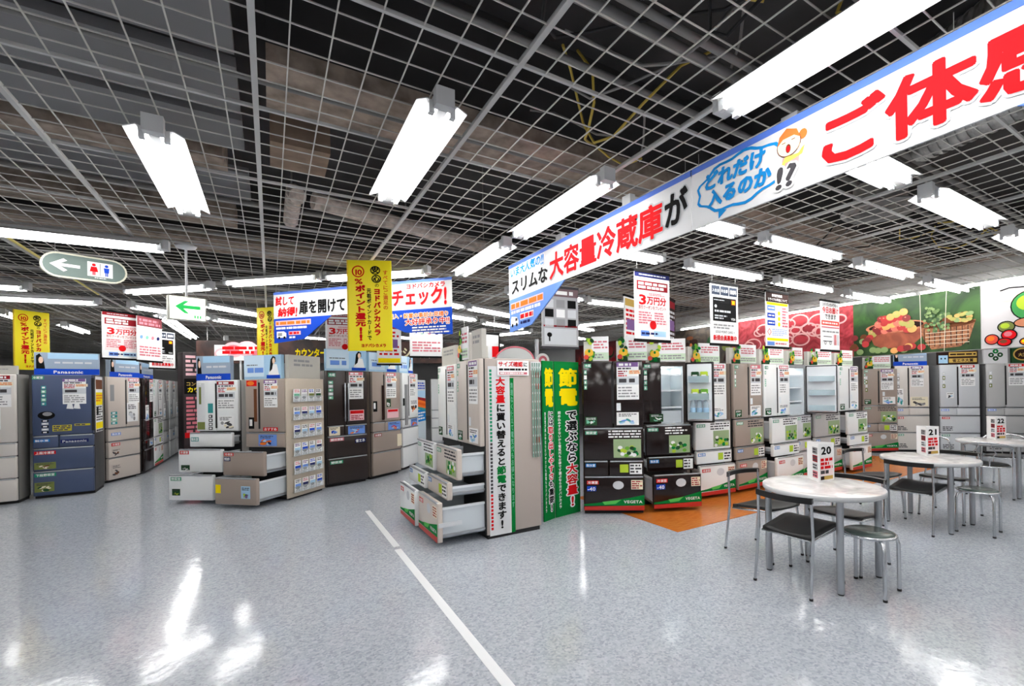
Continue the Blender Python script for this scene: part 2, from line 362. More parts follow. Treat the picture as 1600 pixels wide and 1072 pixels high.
light(-1.47, 5.68, -2, 'long white ceiling light above the oval restroom sign')
light(-2.8, 9.52, -6, 'low white ceiling light just beneath and left of the restroom sign')
light(-3.25, 8.6, -4, 'short visible end of a ceiling light at the left edge below the long one')
light(-1.12, 7.85, -42, 'slanting ceiling light just behind the pole of the arrow sign')
light(0.04, 6.67, -42, 'slanting ceiling light above the left end of the blue and white banner')
light(1.08, 5.8, -42, 'slanting ceiling light behind the top of the large yellow banner')
light(-1.38, 10.05, 47, 'ceiling light above the left 3-man-yen poster, sloping right')
light(-0.42, 9.42, 47, 'ceiling light right of the arrow sign, upper of the pair')
light(-0.44, 11.07, 47, 'ceiling light right of the arrow sign, lower of the pair')
for i, y in enumerate((11.2, 12.5, 13.8)): light(-1.6, y, 90, 'ceiling light in the short line behind the arrow sign, %s from the front' % ORD[i])
light(-3.72, 11.9, 90, 'ceiling light behind the leftmost yellow banner, nearer one'); light(-3.4, 13.4, 90, 'ceiling light right of the leftmost yellow banner, farther one')
light(3.42, 7.65, 24, 'ceiling light in the gap between the two banners, upper right one'); light(4.3, 9.15, 24, 'ceiling light in the gap between the two banners, lower right one')
light(2.85, 8.37, 24, 'ceiling light cut by the right edge of the far banner, lower one'); light(2.13, 7.1, 24, 'ceiling light cut by the right edge of the far banner, upper one')
light(5.97, 8.72, 24, 'ceiling light seen right of the blue flap, lower one'); light(5.05, 10.4, -63, 'ceiling light over the white arched sign'); light(6.05, 7.8, -63, 'thin slanting ceiling light left of the 3-man-yen poster')
light(4.92, 5.97, 0, 'ceiling light between the blue flap and the 3-man-yen poster'); light(3.5, 5.93, 0, 'ceiling light partly behind the grey poster at the blue flap')
for (y, nm, xs) in ((1.44, 'nearest row', (3.04, 4.71, 6.47)), (2.68, 'middle row', (2.96, 4.61, 6.36, 8.2)), (3.68, 'back row', (2.98, 4.69, 6.36, 8.15))):
    for i, x in enumerate(xs): light(x, y, 0, 'white ceiling light right of the long banner, %s in the %s over the tables' % (ORD[i], nm))
for i, y in enumerate((1.35, 2.62, 3.89, 5.16, 6.43, 7.7)): light(8.82, y, 90, 'slim strip light along the top of the food mural, %s from the right' % ORD[i], z=2.93, strip=True, group='strip lights above the mural')
# unseen fixtures added overhead and behind the viewpoint to brighten floor and fridge fronts
for i, (x, y) in enumerate(((-1.75, 1.6), (-3.0, 3.6), (0.725, 0.2), (-0.5, -1.2), (1.93, -1.6), (4.4, -0.6), (-3.0, -0.6), (6.6, -0.2), (-4.4, 6.2), (-4.2, 1.2), (-4.6, 3.9))):
    light(x, y, 90 if x < 3 else 0, 'added ceiling light over the open floor out of view, %s of its run' % (ORD + ['eleventh'])[i])
for i, (x, y) in enumerate(((-5.2, -1.8), (-2.9, -2.2), (-0.6, -3.2), (1.8, -3.4), (4.2, -2.4), (6.4, -2.0), (8.2, -0.8), (10.0, 0.6))):
    light(x, y, 0, 'added unseen ceiling light behind the viewpoint, %s from the left' % ORD[i])  # extra unseen rows, added to throw light on the camera-facing fronts
for i, (x, y) in enumerate(((9.9, 2.1), (10.1, 3.6), (11.6, 1.9))): light(x, y, 50, 'added unseen ceiling light inside the alcove before the far right fridges, %s of three' % ORD[i], z=2.8)  # hidden by the fascia, added to brighten the far right row
for i, (x, y) in enumerate(((-5.6, 9.5), (-6.2, 12.6), (0.8, 13.2), (3.2, 12.4), (5.6, 13.0), (1.6, 16.5), (4.5, 17.5), (-0.5, 18.5), (-3.2, 17.5), (6.9, 10.4), (10.8, 2.6), (11.6, 3.9))):
    light(x, y, 24 if x < 9 else 60, 'small distant ceiling light at the back of the store, %s of the far ones' % (ORD + ['eleventh', 'twelfth'])[i], z=LZ if x < 9 else 2.8)
# ------------------------------------------------------------------ refrigerators
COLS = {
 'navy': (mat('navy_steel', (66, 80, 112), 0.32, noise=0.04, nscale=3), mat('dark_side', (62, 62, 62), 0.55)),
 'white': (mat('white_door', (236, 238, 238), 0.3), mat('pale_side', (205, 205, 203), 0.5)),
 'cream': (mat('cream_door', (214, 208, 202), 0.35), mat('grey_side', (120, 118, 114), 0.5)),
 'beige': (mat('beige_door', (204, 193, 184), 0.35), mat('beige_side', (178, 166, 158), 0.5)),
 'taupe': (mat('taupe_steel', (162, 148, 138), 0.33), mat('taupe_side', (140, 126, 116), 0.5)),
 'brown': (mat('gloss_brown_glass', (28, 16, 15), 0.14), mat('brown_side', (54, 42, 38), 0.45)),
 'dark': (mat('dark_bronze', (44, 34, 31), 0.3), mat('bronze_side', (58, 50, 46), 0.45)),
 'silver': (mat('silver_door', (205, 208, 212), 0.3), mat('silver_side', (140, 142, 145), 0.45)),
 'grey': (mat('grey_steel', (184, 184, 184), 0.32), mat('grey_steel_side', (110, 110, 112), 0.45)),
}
BIN = glass('milky_bin', (214, 222, 228), 0.25, 0.85)
SHELFGLASS = glass('shelf_glass', (190, 215, 225), 0.05, 0.45)
LED = mat('fridge_lamp', (255, 252, 244), 0.4, emit=3.0)

def price_sheet(parent, x, z, w, h, rnd, y=0.0, head=None, name='price_sheet', tail=None):
    """printed price sheet: header strip, small print, price row; x,z = lower-left corner"""
    b = MB(); hd = head or rnd.choice((RED, ROSE, DRED, PURPLE))
    b.box(x, x + w, y - 0.003, y, z, z + h, WHITE); f = y - 0.0038
    b.rect(x, x + w * 0.97, z + h * 0.88, z + h, f, hd); b.lines(x + w * 0.1, x + w * 0.9, z + h * 0.9, z + h * 0.98, 1, WHITE, f - 0.0006, rnd, 0.8)
    b.rect(x + w * 0.55, x + w * 1.08, z + h * 0.68, z + h * 0.79, f - 0.0008, CREAM); b.lines(x + w * 0.58, x + w * 1.04, z + h * 0.69, z + h * 0.78, 2, ORANGE, f - 0.0014, rnd)
    b.lines(x + w * 0.06, x + w * 0.9, z + h * 0.8, z + h * 0.87, 1, INK, f, rnd, 0.6); b.lines(x + w * 0.06, x + w * 0.52, z + h * 0.67, z + h * 0.79, 2, DRED, f, rnd)
    b.rect(x, x + w, z + h * 0.40, z + h * 0.62, f, PALE)
    b.lines(x + w * 0.1, x + w * 0.9, z + h * 0.44, z + h * 0.58, 1, INK, f - 0.0008, rnd, 0.75)
    b.lines(x + w * 0.06, x + w * 0.94, z + h * 0.05, z + h * 0.36, 4, MID, f, rnd, 0.5)
    b.lines(x + w * 0.06, x + w * 0.5, z + h * 0.62, z + h * 0.665, 1, RED, f, rnd, 0.7)
    if tail == 'ribbon':
        for dx in (0.15, 0.45): b.add([(x + w * (dx + 0.05), f, z), (x + w * (dx + 0.25), f, z), (x + w * (dx + 0.3), f, z - h * 0.2), (x + w * dx, f, z - h * 0.18)], [(0, 1, 2, 3)], WHITE)
    return b.build(name, parent)
def picture_card(parent, x, z, w, h, rnd, y=0.0, bg=WHITE, pal=(SKY, TEAL, LBLUE), name='info_card', dark=False):
    b = MB(); b.box(x, x + w, y - 0.002, y, z, z + h, bg); f = y - 0.0028
    for k in range(7):
        m = pal[k % len(pal)]; b.ell(x + w * rnd.uniform(0.22, 0.78), z + h * rnd.uniform(0.14, 0.5), w * rnd.uniform(0.08, 0.2), h * rnd.uniform(0.05, 0.13), f - 0.0004 * k, m, 9, rnd.uniform(-0.6, 0.6))
    b.lines(x + w * 0.1, x + w * 0.9, z + h * 0.65, z + h * 0.92, 2 if h < 0.2 else 3, WHITE if dark else INK, f, rnd, 0.5)
    return b.build(name, parent)
def label_tag(parent, x, z, w, h, txt, bg, y=0.0, fg=None, name='name_sticker'):
    b = MB(); b.box(x, x + w, y - 0.0015, y, z, z + h, bg); b.text(txt, x + w * 0.06, z + h * 0.1, h * 0.8, fg or WHITE, y - 0.0022, 0.03, width=w * 0.88)
    return b.build(name, parent)
def column_tag(parent, x, z0, z1, w, mats, y=0.0, name='feature_sticker', n=5):
    b = MB(); st = (z1 - z0) / n
    for k in range(n): b.box(x, x + w, y - 0.0015, y, z0 + st * k + 0.006, z0 + st * (k + 1) - 0.006, mats[k % len(mats)])
    rr = random.Random(int(x * 1000 + z0 * 77)); b.lines(x + w * 0.2, x + w * 0.8, z0, z1, n, WHITE, y - 0.0022, rr, 0.4)
    return b.build(name, parent)
def vegeta_decal(parent, x, w, y, z0):
    b = MB(); top = [(x + w * t, z0 + 0.075 + 0.105 * (t ** 1.4)) for t in [k / 10 for k in range(11)]]
    b.poly([(x, z0 + 0.055), (x + w, z0 + 0.055)] + top[::-1], y - 0.001, GREEN)
    b.poly([(x + w * 0.3, z0 + 0.1), (x + w * 0.62, z0 + 0.125), (x + w * 0.52, z0 + 0.075), (x + w * 0.34, z0 + 0.065)], y - 0.0014, mat('print_bright_green', (90, 190, 90), 0.5))
    b.poly([(x, z0), (x + w, z0), (x + w, z0 + 0.055), (x, z0 + 0.045)], y - 0.0016, mat('decal_red', (190, 44, 34), 0.4))
    b.text('VEGETA', x + w * 0.66, z0 + 0.085, 0.036, WHITE, y - 0.003, 0.035, width=w * 0.31)
    return b.build('stripe_decal', parent)
def front_panel(root, name, x0, x1, z0, z1, m, pull, bin_depth, d, lip=True, y0=0.0, thick=0.055, liner=None):
    """drawer front (and, if pulled out, its bin)"""
    p = MB().rbox(x0, x1, -pull, -pull + thick, z0, z1, m, 0.012).build(name, root)
    if lip:
        MB().rbox(x0 + 0.012, x1 - 0.012, -pull - 0.006, -pull + 0.02, z1 - 0.012, z1 + 0.004, STEEL, 0.004).build('handle', p)
    if pull > 0.03:
        yb, ye = -pull + thick, bin_depth; t = 0.008; xi0, xi1 = x0 + 0.03, x1 - 0.03; zb = z0 + 0.03; zt = z1 - max(0.045, (z1 - z0) * 0.14)
        b = MB(); b.box(xi0, xi1, yb, ye, zb, zb + t, BIN); b.box(xi0, xi0 + t, yb, ye, zb, zt, BIN); b.box(xi1 - t, xi1, yb, ye, zb, zt, BIN)
        b.box(xi0, xi1, ye - t, ye, zb, zt, BIN); b.box(xi0, xi1, yb, yb + t, zb, zt, BIN)
        b.box(xi0 - 0.012, xi0 + 0.012, yb, ye, zt - 0.022, zt, LINER); b.box(xi1 - 0.012, xi1 + 0.012, yb, ye, zt - 0.022, zt, LINER); b.box(xi0, xi1, ye - 0.012, ye, zt - 0.022, zt, LINER)
        b.build('bin', p)
        MB().box(xi1 + 0.006, xi1 + 0.016, yb, ye, zb + 0.02, zb + 0.04, STEEL).box(xi0 - 0.016, xi0 - 0.006, yb, ye, zb + 0.02, zb + 0.04, STEEL).build('rail', p)
    return p
def fridge(label, p0, deg, w, col, levels, h=1.82, d=0.66, seed=1, split=0.5, pulls={}, doors='double', door_open=0.0, style='plain', group=None, trimcol=STEEL, sheet=True, veg=False):
    """local frame: x to the right seen from the front, front faces -Y, origin = front lower-left corner.
    levels: door bottom, then drawer boundaries downwards to the plinth"""
    front, side = COLS[col]; rnd = random.Random(seed)
    t = thing('refrigerator', label, 'fridge', (p0[0], p0[1], 0), math.radians(deg), group)
    zd = levels[0]; body = MB()
    if door_open:
        k = 0.035
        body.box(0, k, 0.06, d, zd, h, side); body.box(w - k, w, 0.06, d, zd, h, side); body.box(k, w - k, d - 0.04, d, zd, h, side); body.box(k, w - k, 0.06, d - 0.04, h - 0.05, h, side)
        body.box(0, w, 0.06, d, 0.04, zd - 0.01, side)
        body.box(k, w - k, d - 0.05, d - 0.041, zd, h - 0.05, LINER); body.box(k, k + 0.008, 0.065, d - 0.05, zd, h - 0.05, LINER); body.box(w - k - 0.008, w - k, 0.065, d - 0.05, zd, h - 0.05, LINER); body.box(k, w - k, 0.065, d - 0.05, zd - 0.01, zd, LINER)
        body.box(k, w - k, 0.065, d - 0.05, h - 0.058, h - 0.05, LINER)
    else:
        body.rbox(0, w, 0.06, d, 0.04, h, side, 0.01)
    body.build('cabinet', t)
    MB().box(0.01, w - 0.01, 0.075, d - 0.02, 0.0, 0.045, DARKGAP).box(0.004, w - 0.004, 0.05, 0.062, 0.05, h - 0.006, DARKGAP).build('plinth', t) if not door_open else MB().box(0.01, w - 0.01, 0.075, d - 0.02, 0.0, 0.045, DARKGAP).build('plinth', t)
    # doors
    g = 0.005
    if doors == 'double':
        xs = [(g, w * split - g / 2), (w * split + g / 2, w - g)]
    else: xs = [(g, w - g)]
    D = []
    for i, (a, c) in enumerate(xs):
        if door_open and i == len(xs) - 1:
            wd = c - a
            b = MB(); b.rbox(-wd, 0, -0.06, -0.012, zd + g, h - 0.004, front, 0.012); b.box(-wd + 0.01, -0.01, -0.012, 0.0, zd + 0.015, h - 0.015, DARKGAP); b.rbox(-wd + 0.025, -0.025, -0.012, 0.018, zd + 0.03, h - 0.03, LINER, 0.01)
            o = b.build('door', t); o.location = (c, 0.06, 0); o.rotation_euler = (0, 0, math.radians(door_open)); D.append(o)
            for zz in (zd + 0.06, zd + 0.3, zd + 0.52):
                MB().box(-wd + 0.05, -0.05, 0.018, 0.11, zz, zz + 0.008, LINER).box(-wd + 0.05, -0.05, 0.104, 0.112, zz, zz + 0.085, SHELFGLASS).box(-wd + 0.05, -wd + 0.056, 0.018, 0.11, zz, zz + 0.085, LINER).box(-0.056, -0.05, 0.018, 0.11, zz, zz + 0.085, LINER).build('door_bin', o)
        else:
            o = MB().rbox(a, c, 0.0, 0.058, zd + g, h - 0.004, front, 0.012).build('door', t); D.append(o)
            if doors == 'double' and style != 'bar':
                e = c - 0.012 if i == 0 else a
                MB().box(e, e + 0.012, -0.002, 0.01, zd + 0.05, h - 0.05, DARKGAP).build('handle', o)
            if style == 'bar':
                e = c - 0.035 if i == 0 else a + 0.012
                MB().rbox(e, e + 0.022, -0.04, -0.016, zd + 0.06, h - 0.2, trimcol, 0.008).box(e + 0.004, e + 0.018, -0.018, 0.004, zd + 0.1, zd + 0.13, trimcol).box(e + 0.004, e + 0.018, -0.018, 0.004, h - 0.27, h - 0.24, trimcol).build('handle', o)
    if door_open:
        for zz in (zd + 0.2, zd + 0.42, zd + 0.62):
            if zz < h - 0.1: MB().box(0.045, w - 0.045, 0.11, d - 0.06, zz, zz + 0.012, SHELFGLASS).box(0.045, w - 0.045, 0.1, 0.112, zz - 0.006, zz + 0.016, LINER).build('shelf', t)
        MB().box(0.05, w - 0.05, 0.1, d - 0.06, zd + 0.004, zd + 0.16, BIN).build('crisper', t)
        MB().box(0.12, w - 0.12, 0.16, 0.4, h - 0.064, h - 0.059, LED).build('lamp', t)
    # drawers
    P = []
    for i in range(len(levels) - 1):
        z1, z0 = levels[i] - 0.006, levels[i + 1] + 0.004
        pl = pulls.get(i, 0.0)
        if isinstance(pl, tuple) or (z1 - z0 < 0.2 and doors == 'double' and not pl):
            c = w * 0.42
            o1 = front_panel(t, 'drawer', 0.005, c - 0.003, z0, z1, front, 0, 0, d); o2 = front_panel(t, 'drawer', c + 0.003, w - 0.005, z0, z1, front, 0, 0, d); P.append((o1, z0, z1, 0))
        else:
            P.append((front_panel(t, 'drawer', 0.005, w - 0.005, z0, z1, front, pl, 0.12, d), z0, z1, pl))
    # prints on the doors
    if sheet:
        xa = w * split + 0.03 if doors == 'double' else w * 0.1
        if not door_open: price_sheet(t, xa + (0.02 if doors == 'double' else 0), h - 0.46, w * 0.36, 0.44, rnd)
        elif doors == 'double': price_sheet(t, 0.03, h - 0.46, w * split - 0.05, 0.42, rnd)
    return t, P, h, zd, rnd
NAMES = [('製氷室', CYAN), ('冷凍室', RED), ('野菜室', mat('print_jade', (40, 150, 110), 0.5))]

def dress_vegeta(t, P, w, h, zd, rnd, dark=True, decal=True, opened=False, n=6):
    """the row of vegetable-print fridges: stickers on doors and drawers"""
    fg = WHITE if dark else INK
    if not opened:
        column_tag(t, 0.025, h - 0.34, h - 0.1, 0.032, (MINT, MINT, WHITE), n=4); label_tag(t, 0.03, h - 0.075, 0.08, 0.045, '冷蔵', mat('print_jade', (40, 150, 110), 0.5))
        picture_card(t, w * 0.56, zd + 0.03, w * 0.36, 0.15, rnd, pal=(SKY, LBLUE, TEAL)); picture_card(t, 0.03, zd + 0.03, 0.14, 0.1, rnd, bg=DGREEN, pal=(WHITE, MINT), dark=True)
        MB().box(w * 0.56, w * 0.56 + 0.05, -0.0015, 0, zd + 0.2, zd + 0.29, LINER).build('energy_label', t)
    o, z0, z1, pl = P[0]
    label_tag(t, 0.03, z1 - 0.075, 0.14, 0.042, '野菜室', mat('print_jade', (40, 150, 110), 0.5), -pl)
    b = MB(); b.box(w * 0.5, w * 0.95, -pl - 0.0015, -pl, z0 + 0.03, z1 - 0.13, mat('veg_photo', (150, 172, 130), 0.5))
    for k in range(16): b.ell(w * rnd.uniform(0.55, 0.9), z0 + rnd.uniform(0.05, 0.16), 0.028, 0.022, -pl - 0.002 - 0.0003 * k, rnd.choice((LGREEN, GREEN, LIME, WHITE, DGREEN)), 9)
    b.lines(w * 0.42, w * 0.95, z1 - 0.12, z1 - 0.02, 3, fg, -pl - 0.001, rnd, 0.5); b.build('vegetable_print', t)
    if len(P) > 1:
        o, z0, z1, pl = P[1]; label_tag(t, 0.03, z1 - 0.07, 0.12, 0.042, '製氷室', CYAN, -pl)
        b = MB(); b.box(w * 0.76, w * 0.96, -pl - 0.0015, -pl, z0 + 0.02, z1 - 0.03, WHITE); b.box(w * 0.6, w * 0.74, -pl - 0.0015, -pl, z0 + 0.04, z1 - 0.04, LIME); b.lines(w * 0.77, w * 0.95, z0 + 0.03, z1 - 0.035, 3, INK, -pl - 0.0022, rnd); b.build('info_card', t)
    if len(P) > 2:
        o, z0, z1, pl = P[2]; label_tag(t, 0.04, z1 - 0.09, 0.14, 0.045, '冷凍室', RED, -pl); label_tag(t, 0.04, z1 - 0.17, 0.11, 0.06, '-40', BLUE, -pl) if dark else None
        b = MB(); b.box(w * 0.78, w * 0.97, -pl - 0.0015, -pl, z1 - 0.15, z1 - 0.04, CREAM); b.lines(w * 0.79, w * 0.96, z1 - 0.145, z1 - 0.045, 4, DRED, -pl - 0.0022, rnd); b.ell(w * 0.57, z1 - 0.1, 0.065, 0.05, -pl - 0.001, PALE, 16); b.build('info_card', t)
        if decal: vegeta_decal(t, 0.006, w - 0.012, -pl - 0.001, z0 + 0.004)

LV = [1.03, 0.64, 0.455, 0.045]      # doors / crisper / ice row / freezer
# --- the row with vegetable prints, facing the tables
def on_line(p0, deg, w): return (p0[0] + w * math.cos(math.radians(deg)), p0[1] + w * math.sin(math.radians(deg)))
t, P, h, zd, r = fridge('glossy dark brown fridge with closed doors, first of the row, right of the green standees', (3.14, 4.53), -35, 0.72, 'brown', LV, seed=11, d=0.34)
dress_vegeta(t, P, 0.72, h, zd, r)
t, P, h, zd, r = fridge('dark brown fridge with its right door open and lowest drawer pulled out', (3.98, 4.42), -22, 0.62, 'brown', LV, seed=12, door_open=147, split=0.42, pulls={0: 0.1, 1: 0.16, 2: 0.34}, d=0.5, sheet=False)
dress_vegeta(t, P, 0.62, h, zd, r, opened=True)
column_tag(t, 0.03, h - 0.36, h - 0.1, 0.04, (MINT, MINT, WHITE), n=4); label_tag(t, 0.03, h - 0.075, 0.09, 0.045, '冷蔵', mat('print_jade', (40, 150, 110), 0.5)); picture_card(t, 0.1, zd + 0.03, 0.18, 0.1, r, bg=DGREEN, pal=(WHITE, MINT), dark=True)
def on_door(root, hx, hy, deg, dx, dy, z):
    a = math.radians(deg); lx, ly = hx + dx * math.cos(a) - dy * math.sin(a), hy + dx * math.sin(a) + dy * math.cos(a)
    c = root.rotation_euler.z; return (root.location.x + lx * math.cos(c) - ly * math.sin(c), root.location.y + lx * math.sin(c) + ly * math.cos(c), z), c + a
PET = glass('clear_bottle', (205, 225, 235), 0.05, 0.4)
for i in range(3):
    loc, rz = on_door(t, 0.615, 0.06, 147, -0.10 - 0.08 * i, 0.062, 1.101)
    o = thing('water_bottle', 'clear bottle in the open dark fridge door, %s from the edge' % ORD[2 - i], 'bottle', loc, rz, 'bottles in the open fridge door')
    MB().lathe([(0.0, 0.0), (0.033, 0.0), (0.034, 0.02), (0.034, 0.16), (0.028, 0.2), (0.013, 0.225), (0.013, 0.24)], PET, 14).build('body', o); MB().cyl(0, 0, 0.238, 0.255, 0.015, WHITE, 10).build('cap', o); MB().cyl(0, 0, 0.07, 0.13, 0.0345, SKY, 14).build('label', o)
for i, (dx, z, m) in enumerate(((-0.13, 1.34, LIME), (-0.24, 1.34, LGREEN), (-0.13, 1.56, DGREEN), (-0.24, 1.56, LIME))):
    loc, rz = on_door(t, 0.615, 0.06, 147, dx, 0.06, z)
    o = thing('food_pack', 'green food pack in the %s bin of the open dark fridge door, %s one' % (('middle', 'top')[i // 2], ('inner', 'outer')[i % 2]), 'food pack', loc, rz, 'food packs in the open fridge door')
    MB().rbox(-0.045, 0.045, -0.03, 0.03, 0, 0.13, m, 0.01).box(-0.03, 0.03, 0.0301, 0.0305, 0.03, 0.09, WHITE).build('carton', o)
VROW = [('white', 0.66, (0.06, 0.08, 0.14), 'white fridge with vegetable prints just right of the open-doored dark one', True),
        ('taupe', 0.66, (0.02, 0.03, 0.06), 'taupe fridge with vegetable prints, fourth in its row', True),
        ('white', 0.64, (0.12, 0.14, 0.2), 'white fridge fifth in the vegetable row, behind table twenty', True),
        ('silver', 0.66, (0.03, 0.03, 0.03), 'silvery fridge with its door wide open showing shelves, behind table twenty', True),
        ('grey', 0.70, (0.04, 0.04, 0.06), 'grey steel fridge seventh in the vegetable row', True),
        ('white', 0.62, (0.14, 0.16, 0.2), 'white fridge at the right end of the vegetable row', True)]
VPOS = []; VX = [(4.80, 4.35, -8, 0.62), (5.50, 4.22, 0, 0.66), (6.19, 4.22, 0, 0.66), (6.90, 4.22, 0, 0.47), (7.46, 4.22, 0, 0.78), (8.29, 4.22, 0, 0.66)]
for i, (c, w_, pl, lab, dec) in enumerate(VROW):
    x, y, ang, w = VX[i]; op = 120 if i == 3 else 0
    t, P, h, zd, r = fridge(lab, (x, y), ang, w, c, LV, seed=20 + i, pulls={0: pl[0], 1: pl[1], 2: pl[2]}, d=0.5, doors='single' if i == 3 else 'double', door_open=op, sheet=(i != 3))
    dress_vegeta(t, P, w, h, zd, r, dark=False, opened=(i == 3), decal=True)
    VPOS.append((x, y, ang, w))
# --- the angled row at the far right
RL = [0.97, 0.80, 0.43, 0.05]
RROW = [((10.85, 5.03), -32, 0.75, 'taupe', 1.82, 'taupe fridge with a vegetable print, left end of the far right row', LV), ((11.55, 4.72), -42, 0.68, 'cream', 1.88, 'cream fridge under the blue brand topper, behind table twenty-one', RL),
        ((12.1, 4.1), -46, 0.72, 'silver', 1.88, 'silver fridge under the gold award topper', RL), ((12.66, 3.5), -50, 0.72, 'grey', 1.88, 'grey fridge under the clover topper at the right edge', RL), ((13.2, 2.85), -55, 0.7, 'silver', 1.88, 'silver fridge cut off by the right edge of the picture', RL)]
for i, (p, a, w, c, hh, lab, lv) in enumerate(RROW):
    t, P, h, zd, r = fridge(lab, p, a, w, c, lv, h=hh, seed=40 + i, split=0.4 if i == 1 else 0.45)
    column_tag(t, 0.05, h - 0.5, h - 0.15, 0.05, (OLIVE, PALE) if i != 1 else (MID, PALE), n=4)
    if i in (1,): picture_card(t, 0.03, zd + 0.05, 0.14, 0.36, r, pal=(TEAL, TEAL, SKY)); picture_card(t, w * 0.45, zd + 0.03, w * 0.5, 0.2, r, bg=CREAM, pal=(INK, MID))
    if i == 2: picture_card(t, 0.12, zd + 0.2, 0.13, 0.12, r, pal=(INK, SKY))
    if i == 0: dress_vegeta(t, P, w, h, zd, r, dark=False)
    else:
        for k in range(1, len(P)): label_tag(t, 0.03, P[k][2] - 0.07, 0.14, 0.045, NAMES[k][0], NAMES[k][1]); MB().lines(0.04, 0.24, P[k][1] + 0.04, P[k][1] + 0.14, 3, INK, -0.001, r).build('info_print', t)
        label_tag(t, 0.02, P[0][2] - 0.07, 0.14, 0.045, '製氷室', LBLUE)
# --- left row
t, P, h, zd, r = fridge('cream fridge at the left edge of the picture', (-3.72, 9.53), 1, 0.69, 'cream', [0.86, 0.67, 0.36, 0.04], seed=60, d=0.45)
picture_card(t, 0.2, 1.05, 0.34, 0.3, r, pal=(PALE, LIME, MID)); label_tag(t, 0.25, 0.74, 0.16, 0.045, '製氷室', NAVY); price_sheet(t, 0.03, 1.36, 0.28, 0.42, r)
t, P, h, zd, r = fridge('dark navy blue fridge with yellow stickers under the leftmost yellow banner', (-2.955, 9.77), 3, 0.65, 'navy', [0.92, 0.735, 0.40, 0.04], seed=61, split=0.985, doors='double', sheet=False)
label_tag(t, 0.01, 1.75, 0.12, 0.05, '冷蔵室', mat('print_jade', (40, 150, 110), 0.5)); price_sheet(t, 0.32, 1.38, 0.25, 0.38, r, head=PURPLE, tail='ribbon')
column_tag(t, 0.1, 1.36, 1.66, 0.05, (TEAL, MINT), n=5); column_tag(t, 0.1, 0.95, 1.16, 0.07, (BLACK, PALE), n=5)
MB().ell(0.15, 1.22, 0.09, 0.06, -0.002, BLACK, 14).ell(0.16, 1.24, 0.05, 0.03, -0.003, MID, 12).build('feature_sticker', t)
MB().box(0.21, 0.41, -0.0015, 0, 0.98, 1.07, mat('print_mustard', (190, 180, 50), 0.5)).lines(0.22, 0.4, 0.985, 1.065, 3, NAVY, -0.0022, r).build('name_sticker', t)
MB().box(0.44, 0.61, -0.0015, 0, 1.05, 1.08, mat('print_mustard', (190, 180, 50), 0.5)).lines(0.45, 0.6, 1.052, 1.078, 1, NAVY, -0.0022, r).build('name_sticker', t)
label_tag(t, 0.02, 0.83, 0.16, 0.04, '製氷室', CYAN); label_tag(t, 0.02, 0.645, 0.22, 0.05, '上段冷凍室', RED); label_tag(t, 0.02, 0.32, 0.22, 0.05, '下段野菜室', mat('print_jade', (40, 150, 110), 0.5))
label_tag(t, 0.29, 0.8, 0.3, 0.05, 'Panasonic', NAVY, fg=PALE); picture_card(t, 0.02, 0.43, 0.22, 0.1, r, bg=OLIVE, pal=(CREAM, BROWN)); picture_card(t, 0.02, 0.1, 0.2, 0.14, r, bg=OLIVE, pal=(CREAM, DGREEN))
b = MB().at(0.65, 0.09, 0, math.pi / 2)     # chart hung on the right flank
b.box(0.02, 0.46, -0.004, 0, 0.93, 1.8, WHITE); b.rect(0.03, 0.45, 1.6, 1.75, -0.005, BROWN); b.rect(0.03, 0.45, 1.35, 1.55, -0.005, YELLOW); b.rect(0.02, 0.46, 0.98, 1.08, -0.005, YELLOW); b.lines(0.04, 0.44, 1.1, 1.34, 6, INK, -0.0055, r); b.rect(0.05, 0.18, 1.2, 1.32, -0.006, BLACK); b.lines(0.04, 0.44, 1.4, 1.52, 3, ORANGE, -0.006, r); b.lines(0.04, 0.44, 0.93, 0.98, 1, INK, -0.0055, r)
b.build('side_poster', t)
t, P, h, zd, r = fridge('beige fridge on the left side aisle, second beyond the navy one', (-2.36, 10.78), 65, 0.70, 'beige', [0.93, 0.70, 0.42, 0.04], seed=62, split=0.55, d=0.5)
column_tag(t, 0.06, 0.99, 1.22, 0.13, (TEAL, MINT, TEAL), n=4); MB().box(0.05, 0.13, -0.002, 0, 1.4, 1.68, MID).build('feature_sticker', t); picture_card(t, 0.4, 1.02, 0.25, 0.34, r, pal=(PALE, MID))
label_tag(t, 0.06, 0.62, 0.18, 0.05, '冷凍室', RED); picture_card(t, 0.06, 0.45, 0.2, 0.12, r, bg=COLS['beige'][0], pal=(INK, BROWN)); picture_card(t, 0.06, 0.1, 0.2, 0.2, r, bg=COLS['beige'][0], pal=(INK, BROWN)); label_tag(t, 0.06, 0.8, 0.2, 0.05, '製氷室', LBLUE)
MB().at(0, 0.48, 0, -math.pi / 2).box(0.02, 0.4, -0.004, 0, 0.05, 1.8, mat('olive_print', (104, 124, 84), 0.5)).box(0.3, 0.4, -0.006, -0.004, 1.1, 1.8, YELLOW).build('side_poster', t)
LN = [('brown', 'dark brown fridge past the beige one on the left aisle', (-2.03, 11.58), 88, 0.66), ('white', 'white fridge with a green and red base stripe on the left aisle', (-2.01, 12.3), 89, 0.78), ('grey', 'grey fridge deep along the left aisle', (-2.0, 13.15), 90, 0.7), ('white', 'slim white fridge deeper along the left aisle', (-2.0, 13.95), 90, 0.7), ('grey', 'grey fridge at the far end of the left aisle', (-2.0, 14.75), 90, 0.7), ('white', 'last white fridge at the far end of the left aisle', (-2.0, 15.6), 90, 0.7)]
